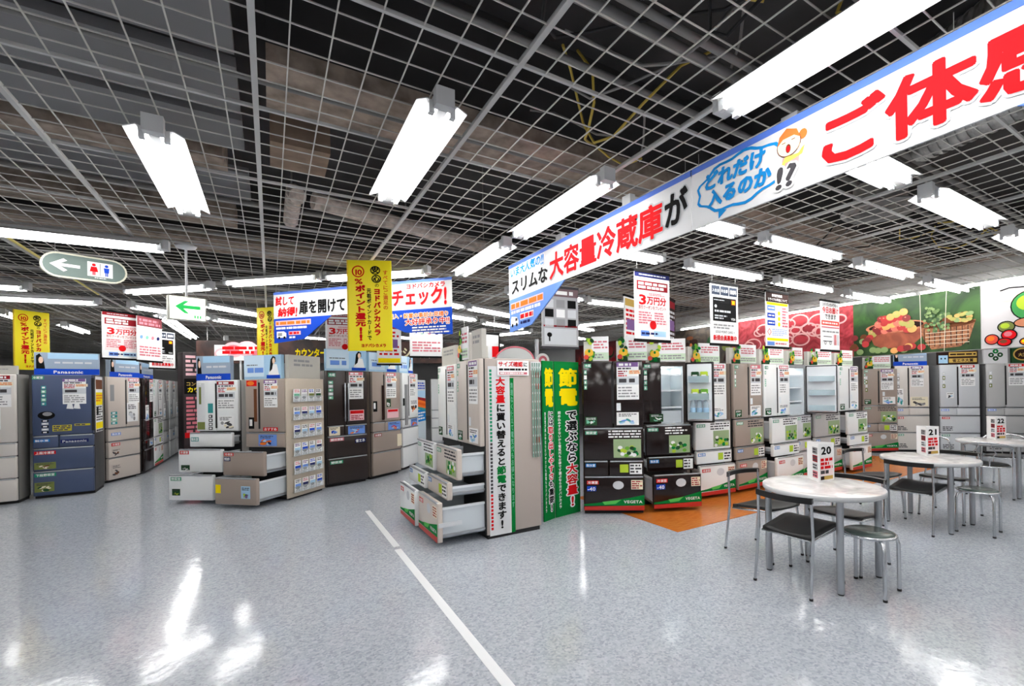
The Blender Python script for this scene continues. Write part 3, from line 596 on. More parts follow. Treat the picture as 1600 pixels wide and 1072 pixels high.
for i, (c, lab, p, a, w) in enumerate(LN):
    t, P, h, zd, r = fridge(lab, p, a, w, c, LV if i < 2 else [0.93, 0.7, 0.42, 0.04], seed=70 + i, d=0.4)
    if i == 1: dress_vegeta(t, P, w, h, zd, r, dark=False)
    else: picture_card(t, 0.08, 1.0, 0.22, 0.3, r); picture_card(t, w * 0.5, 0.5, 0.25, 0.14, r, bg=PALE)
# --- centre cluster with pulled drawers
t, P, h, zd, r = fridge('white fridge with two lower drawers pulled out, left of the taupe one', (-0.93, 8.58), -38, 0.67, 'white', [0.95, 0.735, 0.405, 0.05], h=1.70, d=0.62, seed=80, split=0.48, pulls={0: 0.12, 1: 0.3, 2: 0.45}, sheet=False)
MB().box(0.02, 0.14, -0.002, 0, 0.97, 1.66, PVC).box(0.05, 0.085, -0.003, -0.002, 1.35, 1.6, OLIVE).box(0.02, 0.14, -0.003, -0.002, 0.98, 1.09, OLIVE).build('feature_poster', t); label_tag(t, 0.02, 1.62, 0.07, 0.04, '冷蔵', mat('print_jade', (40, 150, 110), 0.5))
column_tag(t, 0.2, 0.97, 1.2, 0.06, (BLACK, INK), n=4); MB().box(0.19, 0.27, -0.002, 0, 1.22, 1.36, TEAL).build('feature_sticker', t)
price_sheet(t, 0.34, 1.26, 0.28, 0.42, r); picture_card(t, 0.35, 0.98, 0.26, 0.2, r, pal=(INK, MID, CREAM))
label_tag(t, 0.03, 0.66, 0.14, 0.05, '冷凍室', RED, -0.301); label_tag(t, 0.04, 0.32, 0.16, 0.05, '野菜室', mat('print_jade', (40, 150, 110), 0.5), -0.451); picture_card(t, 0.05, 0.44, 0.13, 0.07, r, y=-0.301, bg=DGREEN, pal=(WHITE, MID)); picture_card(t, 0.06, 0.12, 0.12, 0.09, r, y=-0.451, bg=DGREEN, pal=(OLIVE, LIME)); label_tag(t, 0.03, 0.82, 0.12, 0.06, '製氷室', TEAL, -0.121)
t, P, h, zd, r = fridge('taupe fridge with two lower drawers pulled out and brochures on its flank', (-0.31, 7.915), -44, 0.66, 'taupe', [0.95, 0.735, 0.405, 0.05], h=1.70, d=0.73, seed=81, split=0.36, pulls={1: 0.36, 2: 0.48}, sheet=False)
price_sheet(t, 0.32, 1.3, 0.22, 0.38, r); label_tag(t, 0.3, 0.97, 0.24, 0.05, 'おすすめ', RED); MB().box(0.03, 0.2, -0.002, 0, 1.6, 1.68, RED).ell(0.1, 1.64, 0.06, 0.03, -0.003, ORANGE).build('feature_sticker', t); MB().box(0.15, 0.2, -0.002, 0, 1.1, 1.56, BROWN).build('dispenser_panel', t); MB().box(0.06, 0.15, -0.002, 0, 1.0, 1.16, BLACK).box(0.075, 0.12, -0.003, -0.002, 1.04, 1.13, WHITE).build('dispenser', t)
picture_card(t, 0.22, 0.76, 0.3, 0.16, r, bg=LBLUE, pal=(ORANGE, SKY, NAVY)); label_tag(t, 0.03, 0.67, 0.15, 0.04, '冷凍室', RED, -0.361); label_tag(t, 0.03, 0.6, 0.1, 0.055, '特許', NAVY, -0.361)
MB().box(0.02, 0.1, -0.4815, -0.48, 0.2, 0.31, YELLOW).build('name_sticker', t); picture_card(t, 0.42, 0.14, 0.14, 0.16, r, y=-0.48, bg=SKY, pal=(PURPLE, GREEN, LIME))
# brochure holder on the right flank of the taupe fridge
c, s_ = math.cos(math.radians(46)), math.sin(math.radians(46)); rf = (-0.31 + 0.66 * math.cos(math.radians(-44)), 7.915 + 0.66 * math.sin(math.radians(-44)))
bx, by = rf[0] + 0.012 * s_, rf[1] - 0.012 * c
hold = thing('brochure_rack', 'beige panel with six rows of clear brochure pockets beside the taupe fridge', 'brochure rack', (bx, by, 0), math.radians(46))
MB().rbox(0.0, 0.73, -0.012, 0.008, 0.03, 1.70, mat('rack_panel', (188, 176, 160), 0.5), 0.005).build('panel', hold)
POCKET = glass('clear_pocket', (225, 232, 236), 0.08, 0.3); r = random.Random(90)
for k in range(6):
    z = 1.40 - 0.255 * k
    MB().box(0.08, 0.66, -0.052, -0.049, z - 0.03, z + 0.055, POCKET).box(0.08, 0.66, -0.052, -0.012, z - 0.034, z - 0.03, POCKET).build('pocket', hold)
    for q in range(4):
        x0 = 0.1 + 0.142 * q; b = MB(); b.box(x0, x0 + 0.115, -0.044, -0.034, z - 0.029, z + 0.15, WHITE); f = -0.0447
        b.rect(x0 + 0.006, x0 + 0.109, z + 0.03, z + 0.085, f, (BLUE, LBLUE, NAVY, SKY)[(k + q) % 4] if k else (MINT, PALE, OLIVE, DGREEN)[q]); b.lines(x0 + 0.01, x0 + 0.105, z + 0.1, z + 0.145, 2, (ROSE, PURPLE, BLUE, INK)[(q + k * 3) % 4], f, r); b.ell(x0 + 0.05, z + 0.03, 0.04, 0.02, f - 0.001, (INK, BLACK, DGREEN)[(q + k) % 3], 10); b.lines(x0 + 0.01, x0 + 0.1, z - 0.025, z + 0.01, 2, INK, f, r)
        o = b.build('brochure', None, (bx, by, 0), math.radians(46))
        tag(o, 'brochure in the %s row of the flank rack, %s from its left' % (['top', 'second', 'third', 'fourth', 'fifth', 'lowest'][k], ORD[q]), 'brochure', 'brochures in the flank rack')
# --- dark row behind the yellow banner
DL = [0.965, 0.80, 0.45, 0.05]
t, P, h, zd, r = fridge('dark bronze fridge with bar handles below the large yellow banner', (0.74, 8.06), 18, 0.66, 'dark', DL, h=1.84, d=0.32, seed=100, split=0.46, style='bar')
label_tag(t, 0.03, 1.74, 0.11, 0.06, '冷蔵', mat('print_jade', (40, 150, 110), 0.5)); column_tag(t, 0.03, 1.38, 1.68, 0.07, (MINT, PALE), n=5); MB().box(0.36, 0.6, -0.002, 0, 1.03, 1.2, PINK).box(0.37, 0.59, -0.003, -0.002, 1.14, 1.19, RED).lines(0.38, 0.58, 1.04, 1.12, 3, DRED, -0.0035, r).build('feature_sticker', t)
picture_card(t, 0.33, 0.81, 0.28, 0.13, r, bg=LBLUE, pal=(ORANGE, RED, SKY)); picture_card(t, 0.03, 0.81, 0.17, 0.14, r, bg=CREAM, pal=(LBLUE, BLUE)); label_tag(t, 0.04, 0.72, 0.22, 0.05, '瞬冷凍室', ROSE); label_tag(t, 0.44, 0.66, 0.18, 0.07, '省エネ', NAVY); label_tag(t, 0.04, 0.36, 0.2, 0.05, '野菜室', mat('print_jade', (40, 150, 110), 0.5))
t, P, h, zd, r = fridge('taupe fridge with a water dispenser, right of the dark bronze one', (1.46, 8.35), 35, 0.68, 'taupe', DL, h=1.84, d=0.32, seed=101, split=0.4, trimcol=DARKGAP)
MB().box(0.02, 0.11, -0.002, 0, 1.15, 1.33, BLACK).box(0.03, 0.07, -0.004, -0.002, 1.2, 1.3, WHITE).build('dispenser', t); MB().box(0.22, 0.26, -0.02, 0, 1.0, 1.6, DBROWN).build('handle_panel', t); picture_card(t, 0.36, 0.81, 0.3, 0.14, r, bg=LBLUE, pal=(ORANGE, RED, SKY)); MB().box(0.34, 0.62, -0.002, 0, 1.02, 1.18, PINK).box(0.36, 0.6, -0.003, -0.002, 1.13, 1.17, RED).build('feature_sticker', t); picture_card(t, 0.33, 1.22, 0.1, 0.14, r, bg=DGREEN, pal=(WHITE,)); label_tag(t, 0.04, 0.72, 0.16, 0.05, '冷凍室', DRED); MB().box(0.58, 0.69, -0.003, 0, 0.5, 0.72, CREAM).build('info_card', t)
t, P, h, zd, r = fridge('white fridge right of the taupe dispenser fridge, partly behind pulled drawers', (2.09, 8.91), 52, 0.72, 'white', DL, h=1.84, d=0.4, seed=102, split=0.38, trimcol=PALE)
MB().box(0.1, 0.2, -0.02, 0, 0.85, 1.62, MID).build('handle_panel', t); MB().box(0.02, 0.09, -0.004, 0, 1.22, 1.36, BLACK).build('dispenser', t); picture_card(t, 0.36, 0.81, 0.3, 0.14, r, bg=LBLUE, pal=(ORANGE, RED, SKY)); picture_card(t, 0.33, 1.05, 0.35, 0.28, r, bg=WHITE, pal=(BROWN, ORANGE, INK))
t = thing('poster_pillar', 'tall panel with an orange and blue print behind the white pulled drawers', 'display panel', (2.55, 9.62, 0), math.radians(58))
MB().rbox(0, 0.6, 0, 0.5, 0.0, 1.72, mat('pale_pillar', (206, 220, 228), 0.5), 0.01).build('body', t)
b = MB(); b.rect(0.02, 0.58, 1.5, 1.7, -0.002, PALE); b.rect(0.02, 0.58, 1.35, 1.5, -0.002, SKY); b.rect(0.02, 0.58, 0.85, 1.1, -0.002, CYAN)
for k in range(5): b.poly([(0.02, 1.12 + 0.05 * k), (0.58, 1.06 + 0.05 * k), (0.58, 1.13 + 0.05 * k), (0.02, 1.17 + 0.05 * k)], -0.003 - 0.0004 * k, (TEAL, ORANGE, mat('print_deep_orange', (222, 92, 20), 0.5), ORANGE, DRED)[k])
b.lines(0.05, 0.55, 1.52, 1.68, 3, BLUE, -0.003, random.Random(4)); b.lines(0.05, 0.55, 0.88, 1.06, 3, WHITE, -0.003, random.Random(5)); b.build('print', t)
# --- the two fridges with all drawers out in the middle
BL = [0.93, 0.62, 0.44, 0.05]; PU = {0: 0.24, 1: 0.34, 2: 0.44}
t, P, h, zd, r = fridge('nearest fridge, beige flank covered by a white vertical banner, drawers pulled out', (1.76, 4.99), -90, 0.66, 'beige', BL, h=1.82, d=0.69, seed=110, split=0.5, pulls=PU)
dress_vegeta(t, P, 0.66, h, zd, r, dark=False); NEAR = t
MB().box(0.655, 0.665, -0.43, -0.2, 0.2, 0.24, PALE).build('decal', t)
t, P, h, zd, r = fridge('white fridge behind the nearest one, its three drawers pulled out too', (1.76, 5.68), -90, 0.66, 'white', BL, h=1.80, d=0.66, seed=111, split=0.5, pulls={0: 0.26, 1: 0.36, 2: 0.47})
dress_vegeta(t, P, 0.66, h, zd, r, dark=False)
# prints on the beige flank
S = MB().at(0.664, 0, 0, math.pi / 2)      # local x runs along the flank away from the door
r = random.Random(7)
S.rect(0.09, 0.33, 0.03, 1.74, -0.002, PVC)
S.build('vertical_banner', NEAR)
st = 1.54 / 17; z = 1.635
for txt, m, nm in (('大容量', RED, 'red banner lettering'), ('に買い替えると', BLACK, 'black banner lettering'), ('節電', GREEN, 'green banner lettering'), ('できます!', BLACK, 'lower black banner lettering')):
    MB().at(0.664, 0, 0, math.pi / 2).vtext(txt, 0.225, z, st, m, -0.004, 0.07, wide=0.105, total=st * len(txt)).build('banner_lettering', NEAR, label=nm); z -= st * len(txt)
S = MB().at(0.664, 0, 0, math.pi / 2)
for k in range(44):
    z = 1.68 - 0.037 * k
    S.rect(0.105, 0.13, z, z + 0.026, -0.003, (mat('print_jade', (40, 150, 110), 0.5) if k < 20 else (INK if k < 34 else RED)))
S.build('small_print_column', NEAR)
S = MB().at(0.664, 0, 0, math.pi / 2); S.rect(0.33, 0.375, 0.03, 1.62, -0.002, GREEN); S.vtext('無理なく使えて電気代もお得になります', 0.3525, 1.58, 0.03, MINT, -0.003, 0.02, total=1.3, wide=0.03); S.build('green_strip', NEAR)
S = MB().at(0.664, 0, 0, math.pi / 2); S.box(0.19, 0.55, -0.012, -0.006, 1.645, 1.80, WHITE); S.text('サイズ確認', 0.2, 1.735, 0.055, RED, -0.014, 0.05, width=0.28); S.text('に', 0.485, 1.735, 0.05, BLACK, -0.014, 0.04, width=0.05); S.rect(0.21, 0.53, 1.655, 1.68, -0.0135, ROSE); S.lines(0.22, 0.52, 1.658, 1.678, 1, WHITE, -0.0145, r, 0.7); S.lines(0.21, 0.53, 1.695, 1.72, 1, BLACK, -0.014, r, 0.8); S.build('sign_board', NEAR)
mt = thing('measuring_strips', 'four thin green measuring strips hanging on the beige flank', 'measuring strips', (1.76 + 0.585, 4.318, 0), 0)
STR = mat('green_strip_plastic', (116, 150, 136), 0.4)
for k in range(4):
    b = MB(); b.box(0.028 * k, 0.028 * k + 0.015, -0.008, -0.004, 0.78, 1.78, STR)
    for q in range(11): b.box(0.028 * k + 0.004, 0.028 * k + 0.011, -0.0088, -0.008, 0.82 + 0.09 * q, 0.84 + 0.09 * q, PALE)
    b.build('strip', mt)
MB().box(-0.01, 0.11, -0.004, 0.0, 1.7, 1.79, PVC).build('backing', mt)
for i, z in enumerate((1.62, 1.5, 0.93)): MB().at(0.664, 0, 0, math.pi / 2).box(0.64, 0.685, -0.004, 0, z, z + 0.06, mat('clip_red', (214, 70, 40), 0.5)).build('clip', NEAR)
PET = glass('clear_bottle', (205, 225, 235), 0.05, 0.4)
# ------------------------------------------------------------------ toppers standing on the fridges
def topper(label, x, y, deg, z, w, h, kind, seed=0, d=0.06, name='display_topper', group=None):
    r = random.Random(seed); t = thing(name, label, 'display topper', (x, y, z), math.radians(deg), group)
    if kind == 'veg':
        MB().box(0, w, 0, d, 0, h * 0.82, mat('topper_card', (214, 212, 204), 0.5)).build('card', t)
        b = MB(); b.box(w * 0.32, w, -0.02, -0.004, 0.01, h, WHITE); f = -0.021
        b.lines(w * 0.4, w * 0.95, h * 0.5, h * 0.85, 3, ROSE, f, r); b.rect(w * 0.32, w, h * 0.08, h * 0.36, f, mat('print_pale_green', (206, 226, 200), 0.5)); b.lines(w * 0.38, w * 0.96, h * 0.12, h * 0.32, 2, MID, f - 0.0008, r); b.build('message_card', t)
        b = MB(); f = -0.024
        for k in range(13): b.ell(w * r.uniform(0.1, 0.36), h * r.uniform(0.1, 0.95), 0.03, 0.022, f - 0.0006 * k, r.choice((LGREEN, GREEN, DGREEN, LIME)), 10, r.uniform(0, 3))
        b.ell(w * 0.2, h * 0.36, 0.05, 0.045, f - 0.012, mat('paprika_yellow', (240, 190, 40), 0.4), 16); b.ell(w * 0.27, h * 0.36, 0.035, 0.042, f - 0.0126, mat('paprika_yellow', (240, 190, 40), 0.4), 14); b.ell(w * 0.22, h * 0.42, 0.015, 0.02, f - 0.0132, GREEN, 8); b.ell(w * 0.1, h * 0.18, 0.03, 0.03, f - 0.013, mat('tomato_red', (214, 60, 40), 0.4), 12)
        b.box(w * 0.08, w * 0.36, -0.024, 0, 0, h * 0.2, DGREEN); b.build('vegetable_cutout', t)
    elif kind == 'brand':
        MB().box(0, w, 0, d, 0, h, mat('topper_grey_print', (150, 166, 186), 0.5)).build('card', t)
        b = MB(); b.rect(0, w, 0.0, h * 0.27, -0.002, BLUE); b.text('Panasonic', w * 0.28, h * 0.06, h * 0.15, WHITE, -0.004, 0.045, width=w * 0.46)
        b.poly([(0.02, h * 0.27), (w * 0.16, h * 0.27), (w * 0.14, h * 0.7), (w * 0.08, h * 0.95), (0.02, h * 0.85)], -0.0025, BLACK); b.ell(w * 0.1, h * 0.66, w * 0.035, h * 0.15, -0.003, SKIN, 12)
        b.lines(w * 0.3, w * 0.9, h * 0.48, h * 0.62, 1, PALE, -0.0025, r); b.rect(w * 0.2, w * 0.98, h * 0.72, h * 0.98, -0.0022, SKY); b.build('print', t)
    elif kind == 'lady':
        MB().box(0, w, 0, d, 0, h, SKY).build('card', t)
        b = MB(); b.rect(0.005, w * 0.55, h * 0.1, h * 0.98, -0.002, mat('print_ice', (205, 226, 242), 0.5)); b.lines(w * 0.1, w * 0.58, h * 0.24, h * 0.5, 1, LBLUE, -0.003, r, 0.8); b.lines(w * 0.08, w * 0.5, h * 0.55, h * 0.62, 1, INK, -0.003, r, 0.5)
        b.poly([(w * 0.68, h * 0.3), (w * 0.78, h * 0.62), (w * 0.9, h * 0.6), (w * 0.97, h * 0.02), (w * 0.66, h * 0.02)], -0.003, WHITE)
        b.poly([(w * 0.7, h * 0.28), (w * 0.73, h * 0.8), (w * 0.79, h * 0.95), (w * 0.86, h * 0.9), (w * 0.87, h * 0.7), (w * 0.8, h * 0.66), (w * 0.77, h * 0.4)], -0.0036, BLACK); b.ell(w * 0.815, h * 0.74, w * 0.038, h * 0.13, -0.0042, SKIN, 12)
        b.rect(w * 0.62, w * 0.98, h * 0.02, h * 0.16, -0.0046, BLUE); b.build('print', t)
    elif kind == 'plain':
        MB().box(0, w, 0, d, 0, h, mat('topper_plain', (190, 188, 180), 0.5)).build('card', t); MB().lines(w * 0.15, w * 0.85, h * 0.5, h * 0.85, 2, MID, -0.002, r).build('print', t)
    return t
for i, ((x, y), a, z) in enumerate([((3.22, 4.60), -35, 1.82), ((3.55, 4.38), -35, 1.82)] ):
    topper('vegetable topper card on the closed dark brown fridge, %s one' % ('left', 'right')[i], x, y, a, z, 0.36 if i else 0.3, 0.3, 'veg', 200 + i, group='vegetable toppers')
topper('vegetable topper card on the open dark brown fridge', 4.13, 4.5, -37, 1.82, 0.5, 0.3, 'veg', 203, group='vegetable toppers')
VL = ['white fridge beside the open dark one', 'taupe fridge of the vegetable row', 'white fridge behind table twenty', 'silvery open fridge', 'grey steel fridge of the row', 'white fridge at the right end of the row']
for i, (x, y, a, wd) in enumerate(VPOS):
    topper('vegetable topper card on the ' + VL[i], x + 0.05, y + 0.1, a, 1.82, wd - 0.08, 0.28, 'veg', 210 + i, group='vegetable toppers')
topper('vegetable topper card on the taupe fridge of the far right row', 10.95, 5.08, -32, 1.82, 0.6, 0.3, 'veg', 220, group='vegetable toppers')
topper('grey and blue brand topper on the cream fridge behind table twenty-one', 11.6, 4.76, -42, 1.88, 0.66, 0.34, 'brand', 221)
t = thing('award_topper', 'black and gold award topper on the silver fridge of the far right row', 'display topper', (12.14, 4.14, 1.88), math.radians(-46))
MB().box(0, 0.72, 0, 0.06, 0, 0.3, DBROWN).build('card', t)
b = MB(); b.rect(0.2, 0.7, 0.17, 0.26, -0.002, GOLD); b.rect(0.2, 0.7, 0.04, 0.13, -0.002, GOLD); b.text('省エネ大賞', 0.26, 0.05, 0.075, DBROWN, -0.004, 0.04, width=0.38); b.lines(0.22, 0.68, 0.185, 0.245, 1, DBROWN, -0.003, random.Random(3)); b.rect(0.01, 0.18, 0.03, 0.2, -0.002, SKY); b.ell(0.06, 0.13, 0.014, 0.02, -0.003, BLACK, 10); b.ell(0.13, 0.13, 0.014, 0.02, -0.003, BLACK, 10); b.build('print', t)
t = thing('award_topper', 'white topper with a green clover cross on the grey fridge at the right', 'display topper', (12.68, 3.54, 1.88), math.radians(-50))
MB().box(0, 0.4, 0, 0.06, 0, 0.34, PVC).build('card', t)
b = MB()
for dx, dz in ((0, 0.075), (0.075, 0), (-0.075, 0), (0, -0.075)): b.ell(0.2 + dx, 0.18 + dz, 0.05, 0.05, -0.002, DGREEN if dz < 0.01 else GREEN, 12); b.ell(0.2 + dx, 0.18 + dz, 0.018, 0.018, -0.003, PVC, 8)
b.build('print', t)
t = thing('award_topper', 'dark topper with a round gold seal at the right edge of the picture', 'display topper', (12.98, 3.18, 1.88), math.radians(-50))
MB().box(0, 0.36, 0, 0.06, 0, 0.34, DGREEN).build('card', t); MB().ell(0.18, 0.18, 0.16, 0.13, -0.002, GOLD, 24).ell(0.18, 0.18, 0.135, 0.105, -0.003, DBROWN, 24).text('大賞', 0.1, 0.13, 0.08, GOLD, -0.004, 0.03).build('print', t)
# left and centre toppers
topper('grey and blue brand topper on the navy fridge', -2.93, 9.8, 10, 1.82, 0.68, 0.33, 'brand', 230)
topper('grey and blue brand topper on the beige side aisle fridge', -2.36, 10.9, 65, 1.82, 0.66, 0.33, 'brand', 231)
topper('grey and blue brand topper on the dark fridge along the left aisle', -2.1, 11.6, 88, 1.82, 1.0, 0.3, 'brand', 232)
topper('grey and blue brand topper on the white fridge with pulled drawers', -0.93, 8.66, -38, 1.70, 0.55, 0.36, 'brand', 233)
topper('pale blue topper with a lady print above the taupe pulled-drawer fridge', -0.32, 8.02, -44, 1.70, 0.62, 0.34, 'lady', 234, group='pale blue lady toppers')
topper('plain grey topper on the flank end of the taupe pulled-drawer fridge', 0.22, 7.56, 46, 1.70, 0.62, 0.34, 'plain', 235)
topper('pale blue topper with a lady print on the dark bronze fridge', 0.74, 8.1, 18, 1.84, 0.66, 0.34, 'lady', 236, group='pale blue lady toppers')
topper('pale blue topper with a lady print on the taupe dispenser fridge', 1.42, 8.38, 35, 1.84, 0.66, 0.33, 'lady', 237, group='pale blue lady toppers')
topper('pale blue topper with a lady print on the white fridge of the dark row', 2.04, 8.9, 52, 1.84, 0.6, 0.32, 'lady', 238, group='pale blue lady toppers')
topper('small cream topper on the cream fridge at the left edge', -3.6, 9.6, 1, 1.82, 0.56, 0.12, 'plain', 239)
# toppers on the two middle fridges
t = topper('pale carton topper on the white middle fridge', 1.80, 5.62, -90, 1.80, 0.5, 0.22, 'plain', 240, d=0.4)
t = topper('tall pale board with leaf print on the nearest fridge', 1.80, 4.95, -90, 1.82, 0.26, 0.36, 'veg', 241, d=0.05)
t = topper('tall white board standing at the front of the nearest fridge top', 1.80, 4.62, -90, 1.82, 0.27, 0.30, 'plain', 242, d=0.05)

# ------------------------------------------------------------------ green folding standees
def standee(label, x, y, deg, w, h, top, mid, side):
    t = thing('standee_board', label, 'standee', (x, y, 0), math.radians(deg), 'green folding standees'); MB().rbox(0, w, 0, 0.02, 0, h, GREEN, 0.004).build('board', t)
    b = MB(); k = w * 0.42; cx = w * 0.66
    b.vtext(top, w * 0.54, h - 0.07, 0.22, YELLOW, -0.003, 0.07, wide=w * 0.78, total=0.46); z = h - 0.57; n = sum(len(s) for s, m in mid); st = (z - 0.1) / n
    for s_, m in mid:
        b.vtext(s_, cx, z, st, m, -0.004, 0.06, wide=min(k * 1.1, st * 1.5), outline=WHITE, ob=0.15, total=st * len(s_)); z -= st * len(s_)
    b.build('lettering', t)
    b = MB(); b.vtext(side, w * 0.16, h - 0.58, 0.05, WHITE, -0.003, 0.03, wide=w * 0.12, total=h - 0.68); b.build('small_print_column', t)
standee('narrow green standee with yellow and red lettering, left of the pair', 2.60, 4.53, 21, 0.20, 1.82, '節電', [('には', BLACK), ('取り出しやすさ', RED), ('も重要!', BLACK)], '野菜室が真ん中なら使いやすさも節電もヨドバシカメラ')
standee('wide green standee with yellow and red lettering, right of the pair', 2.80, 4.60, 11, 0.40, 1.82, '節電', [('で選ぶなら', BLACK), ('大容量!', RED)], '詰め込みすぎないから電気代もお得です選ぶならヨドバシカメラ')

# ------------------------------------------------------------------ long hanging banner (its face looks towards -X)
WIREM = mat('hanging_wire', (150, 150, 150), 0.4, 0.6)
def banner_panel(label, y0, L, h, zt, X, group):
    t = thing('hanging_banner', label, 'banner', (X, y0, zt), -math.pi / 2, group)   # local x runs from the far end towards the viewer
    MB().box(0, L, 0, 0.012, -h, 0, PVC).build('panel', t)
    MB().box(0, L, -0.004, 0.016, -0.03, 0.004, mat('banner_blue', (84, 124, 222), 0.5)).build('edge_strip', t)
    for x in (0.05, L - 0.05, L / 2): MB().tube([(x, 0.006, 0), (x, 0.006, GZ - zt)], 0.002, WIREM, 5).build('wire', t)
    return t
BX, BZ, BH = 2.28, 2.87, 0.375
SHAD = mat('print_letter_edge', (186, 190, 194), 0.5)
t = banner_panel('far half of the long banner, red lettering about large refrigerators', 4.69, 2.645, BH, BZ, BX, 'long hanging banner')
b = MB(); b.text('いま大人気の!!', 0.04, -0.14, 0.105, CYAN, -0.004, 0.07, width=0.74, shear=0.12, outline=WHITE, ob=0.13); b.build('lettering', t, label='cyan lettering')
b = MB(); b.text('スリムな', 0.06, -0.335, 0.17, BLACK, -0.004, 0.05, width=0.80); b.text('が', 2.41, -0.31, 0.24, BLACK, -0.004, 0.06, width=0.21, outline=SHAD, ob=0.085); b.build('lettering', t, label='black lettering')
b = MB(); b.text('大容量冷蔵庫', 0.89, -0.335, 0.25, RED, -0.004, 0.05, width=1.51, outline=SHAD, ob=0.09); b.build('lettering', t, label='red lettering')
r = random.Random(21)
b = MB(); b.add([(0, 0, -BH), (1.15, 0, -BH), (0.5, 0, -BH - 0.33), (0, 0, -BH - 0.36), (0, 0.012, -BH), (1.15, 0.012, -BH), (0.5, 0.012, -BH - 0.33), (0, 0.012, -BH - 0.36)], [(3, 2, 1, 0), (4, 5, 6, 7), (0, 4, 7, 3), (3, 7, 6, 2), (2, 6, 5, 1)], LBLUE)
b.rect(0.04, 0.76, -BH - 0.12, -BH - 0.045, -0.002, PINK); b.lines(0.05, 0.75, -BH - 0.115, -BH - 0.05, 1, ORANGE, -0.003, r, 0.8); b.lines(0.05, 0.7, -BH - 0.17, -BH - 0.13, 1, WHITE, -0.003, r, 0.8); b.lines(0.27, 0.55, -BH - 0.245, -BH - 0.19, 1, RED, -0.004, r, 0.8); b.rect(0.26, 0.56, -BH - 0.25, -BH - 0.185, -0.002, WHITE); b.lines(0.27, 0.48, -BH - 0.3, -BH - 0.265, 1, NAVY, -0.003, r, 0.8)
b.poly([(0.04, -BH - 0.29), (0.22, -BH - 0.29), (0.22, -BH - 0.25), (0.19, -BH - 0.21), (0.06, -BH - 0.19), (0.04, -BH - 0.22)], -0.003, WHITE); b.rect(0.15, 0.2, -BH - 0.25, -BH - 0.22, -0.004, INK); b.ell(0.08, -BH - 0.29, 0.02, 0.02, -0.004, BLACK, 12); b.ell(0.18, -BH - 0.29, 0.02, 0.02, -0.004, BLACK, 12)
b.build('lower_flap', t, label='blue lower flap with a car print')
t = banner_panel('near half of the long banner with a speech bubble and huge red lettering', 2.035, 2.645, BH, BZ, BX, 'long hanging banner')
CYB = mat('print_bubble_blue', (20, 130, 200), 0.5)
b = MB(); pts = []
for k in range(44):
    a = 2 * math.pi * k / 44; pts.append((0.34 + 0.30 * math.cos(a) * (1 + 0.05 * math.cos(9 * a)), -0.185 + 0.15 * math.sin(a) * (1 + 0.06 * math.cos(9 * a))))
pin = [(0.34 + (p[0] - 0.34) * 0.94, -0.185 + (p[1] + 0.185) * 0.885) for p in pts]
N = len(pts); b.add([(p[0], -0.002, p[1]) for p in pts] + [(p[0], -0.002, p[1]) for p in pin], [(k, (k + 1) % N, N + (k + 1) % N, N + k) for k in range(N)], CYB)
b.poly([(0.2, -0.315), (0.26, -0.33), (0.2, -0.368)], -0.0022, CYB); b.build('speech_bubble', t)
b = MB(); b.text('どれだけ', 0.09, -0.175, 0.105, CYB, -0.004, 0.11, width=0.42, shear=0.1); b.text('入るのか', 0.12, -0.285, 0.105, CYB, -0.004, 0.11, width=0.42, shear=0.1); b.build('lettering', t, label='blue lettering in the bubble')
b = MB(); b.text('!?', 0.56, -0.335, 0.12, INK, -0.006, 0.06, width=0.125, shear=0.1, outline=WHITE, ob=0.11); b.build('lettering', t, label='grey exclamation and question mark')
b = MB(); cx, cz = 0.645, -0.125                     # small cartoon figure printed beside the bubble
HAIR = mat('print_hair_orange', (222, 110, 50), 0.5); LINE = mat('print_outline_brown', (90, 50, 30), 0.5)
b.poly([(cx - 0.045, -0.255), (cx + 0.05, -0.255), (cx + 0.055, -0.19), (cx - 0.035, -0.185)], -0.003, mat('print_apron', (230, 150, 150), 0.5)); b.poly([(cx - 0.055, -0.24), (cx - 0.02, -0.185), (cx + 0.05, -0.19), (cx + 0.085, -0.16), (cx + 0.07, -0.2), (cx + 0.03, -0.21), (cx - 0.02, -0.215), (cx - 0.03, -0.25)], -0.0034, mat('print_sleeve', (244, 214, 90), 0.5)); b.ell(cx + 0.06, cz - 0.035, 0.018, 0.015, -0.0036, SKIN, 10)
b.ell(cx + 0.075, cz + 0.02, 0.022, 0.025, -0.0032, HAIR, 12); b.ell(cx, cz, 0.066, 0.062, -0.0036, LINE, 20); b.ell(cx, cz, 0.062, 0.058, -0.004, SKIN, 20); b.poly([(cx - 0.062, cz + 0.01), (cx - 0.05, cz + 0.055), (cx - 0.01, cz + 0.085), (cx + 0.045, cz + 0.06), (cx + 0.064, cz + 0.01), (cx + 0.03, cz + 0.035), (cx - 0.03, cz + 0.035)], -0.0044, HAIR)
b.ell(cx - 0.002, cz - 0.022, 0.014, 0.023, -0.0048, LINE, 12); b.ell(cx - 0.002, cz - 0.024, 0.01, 0.017, -0.0052, RED, 12); b.rect(cx - 0.036, cx - 0.016, cz + 0.012, cz + 0.016, -0.005, LINE); b.rect(cx + 0.016, cx + 0.036, cz + 0.014, cz + 0.018, -0.005, LINE); b.build('cartoon_print', t)
b = MB(); b.text('ご体感', 0.775, -0.335, 0.265, RED, -0.004, 0.06, width=0.93, outline=SHAD, ob=0.085); b.build('lettering', t, label='huge red lettering')
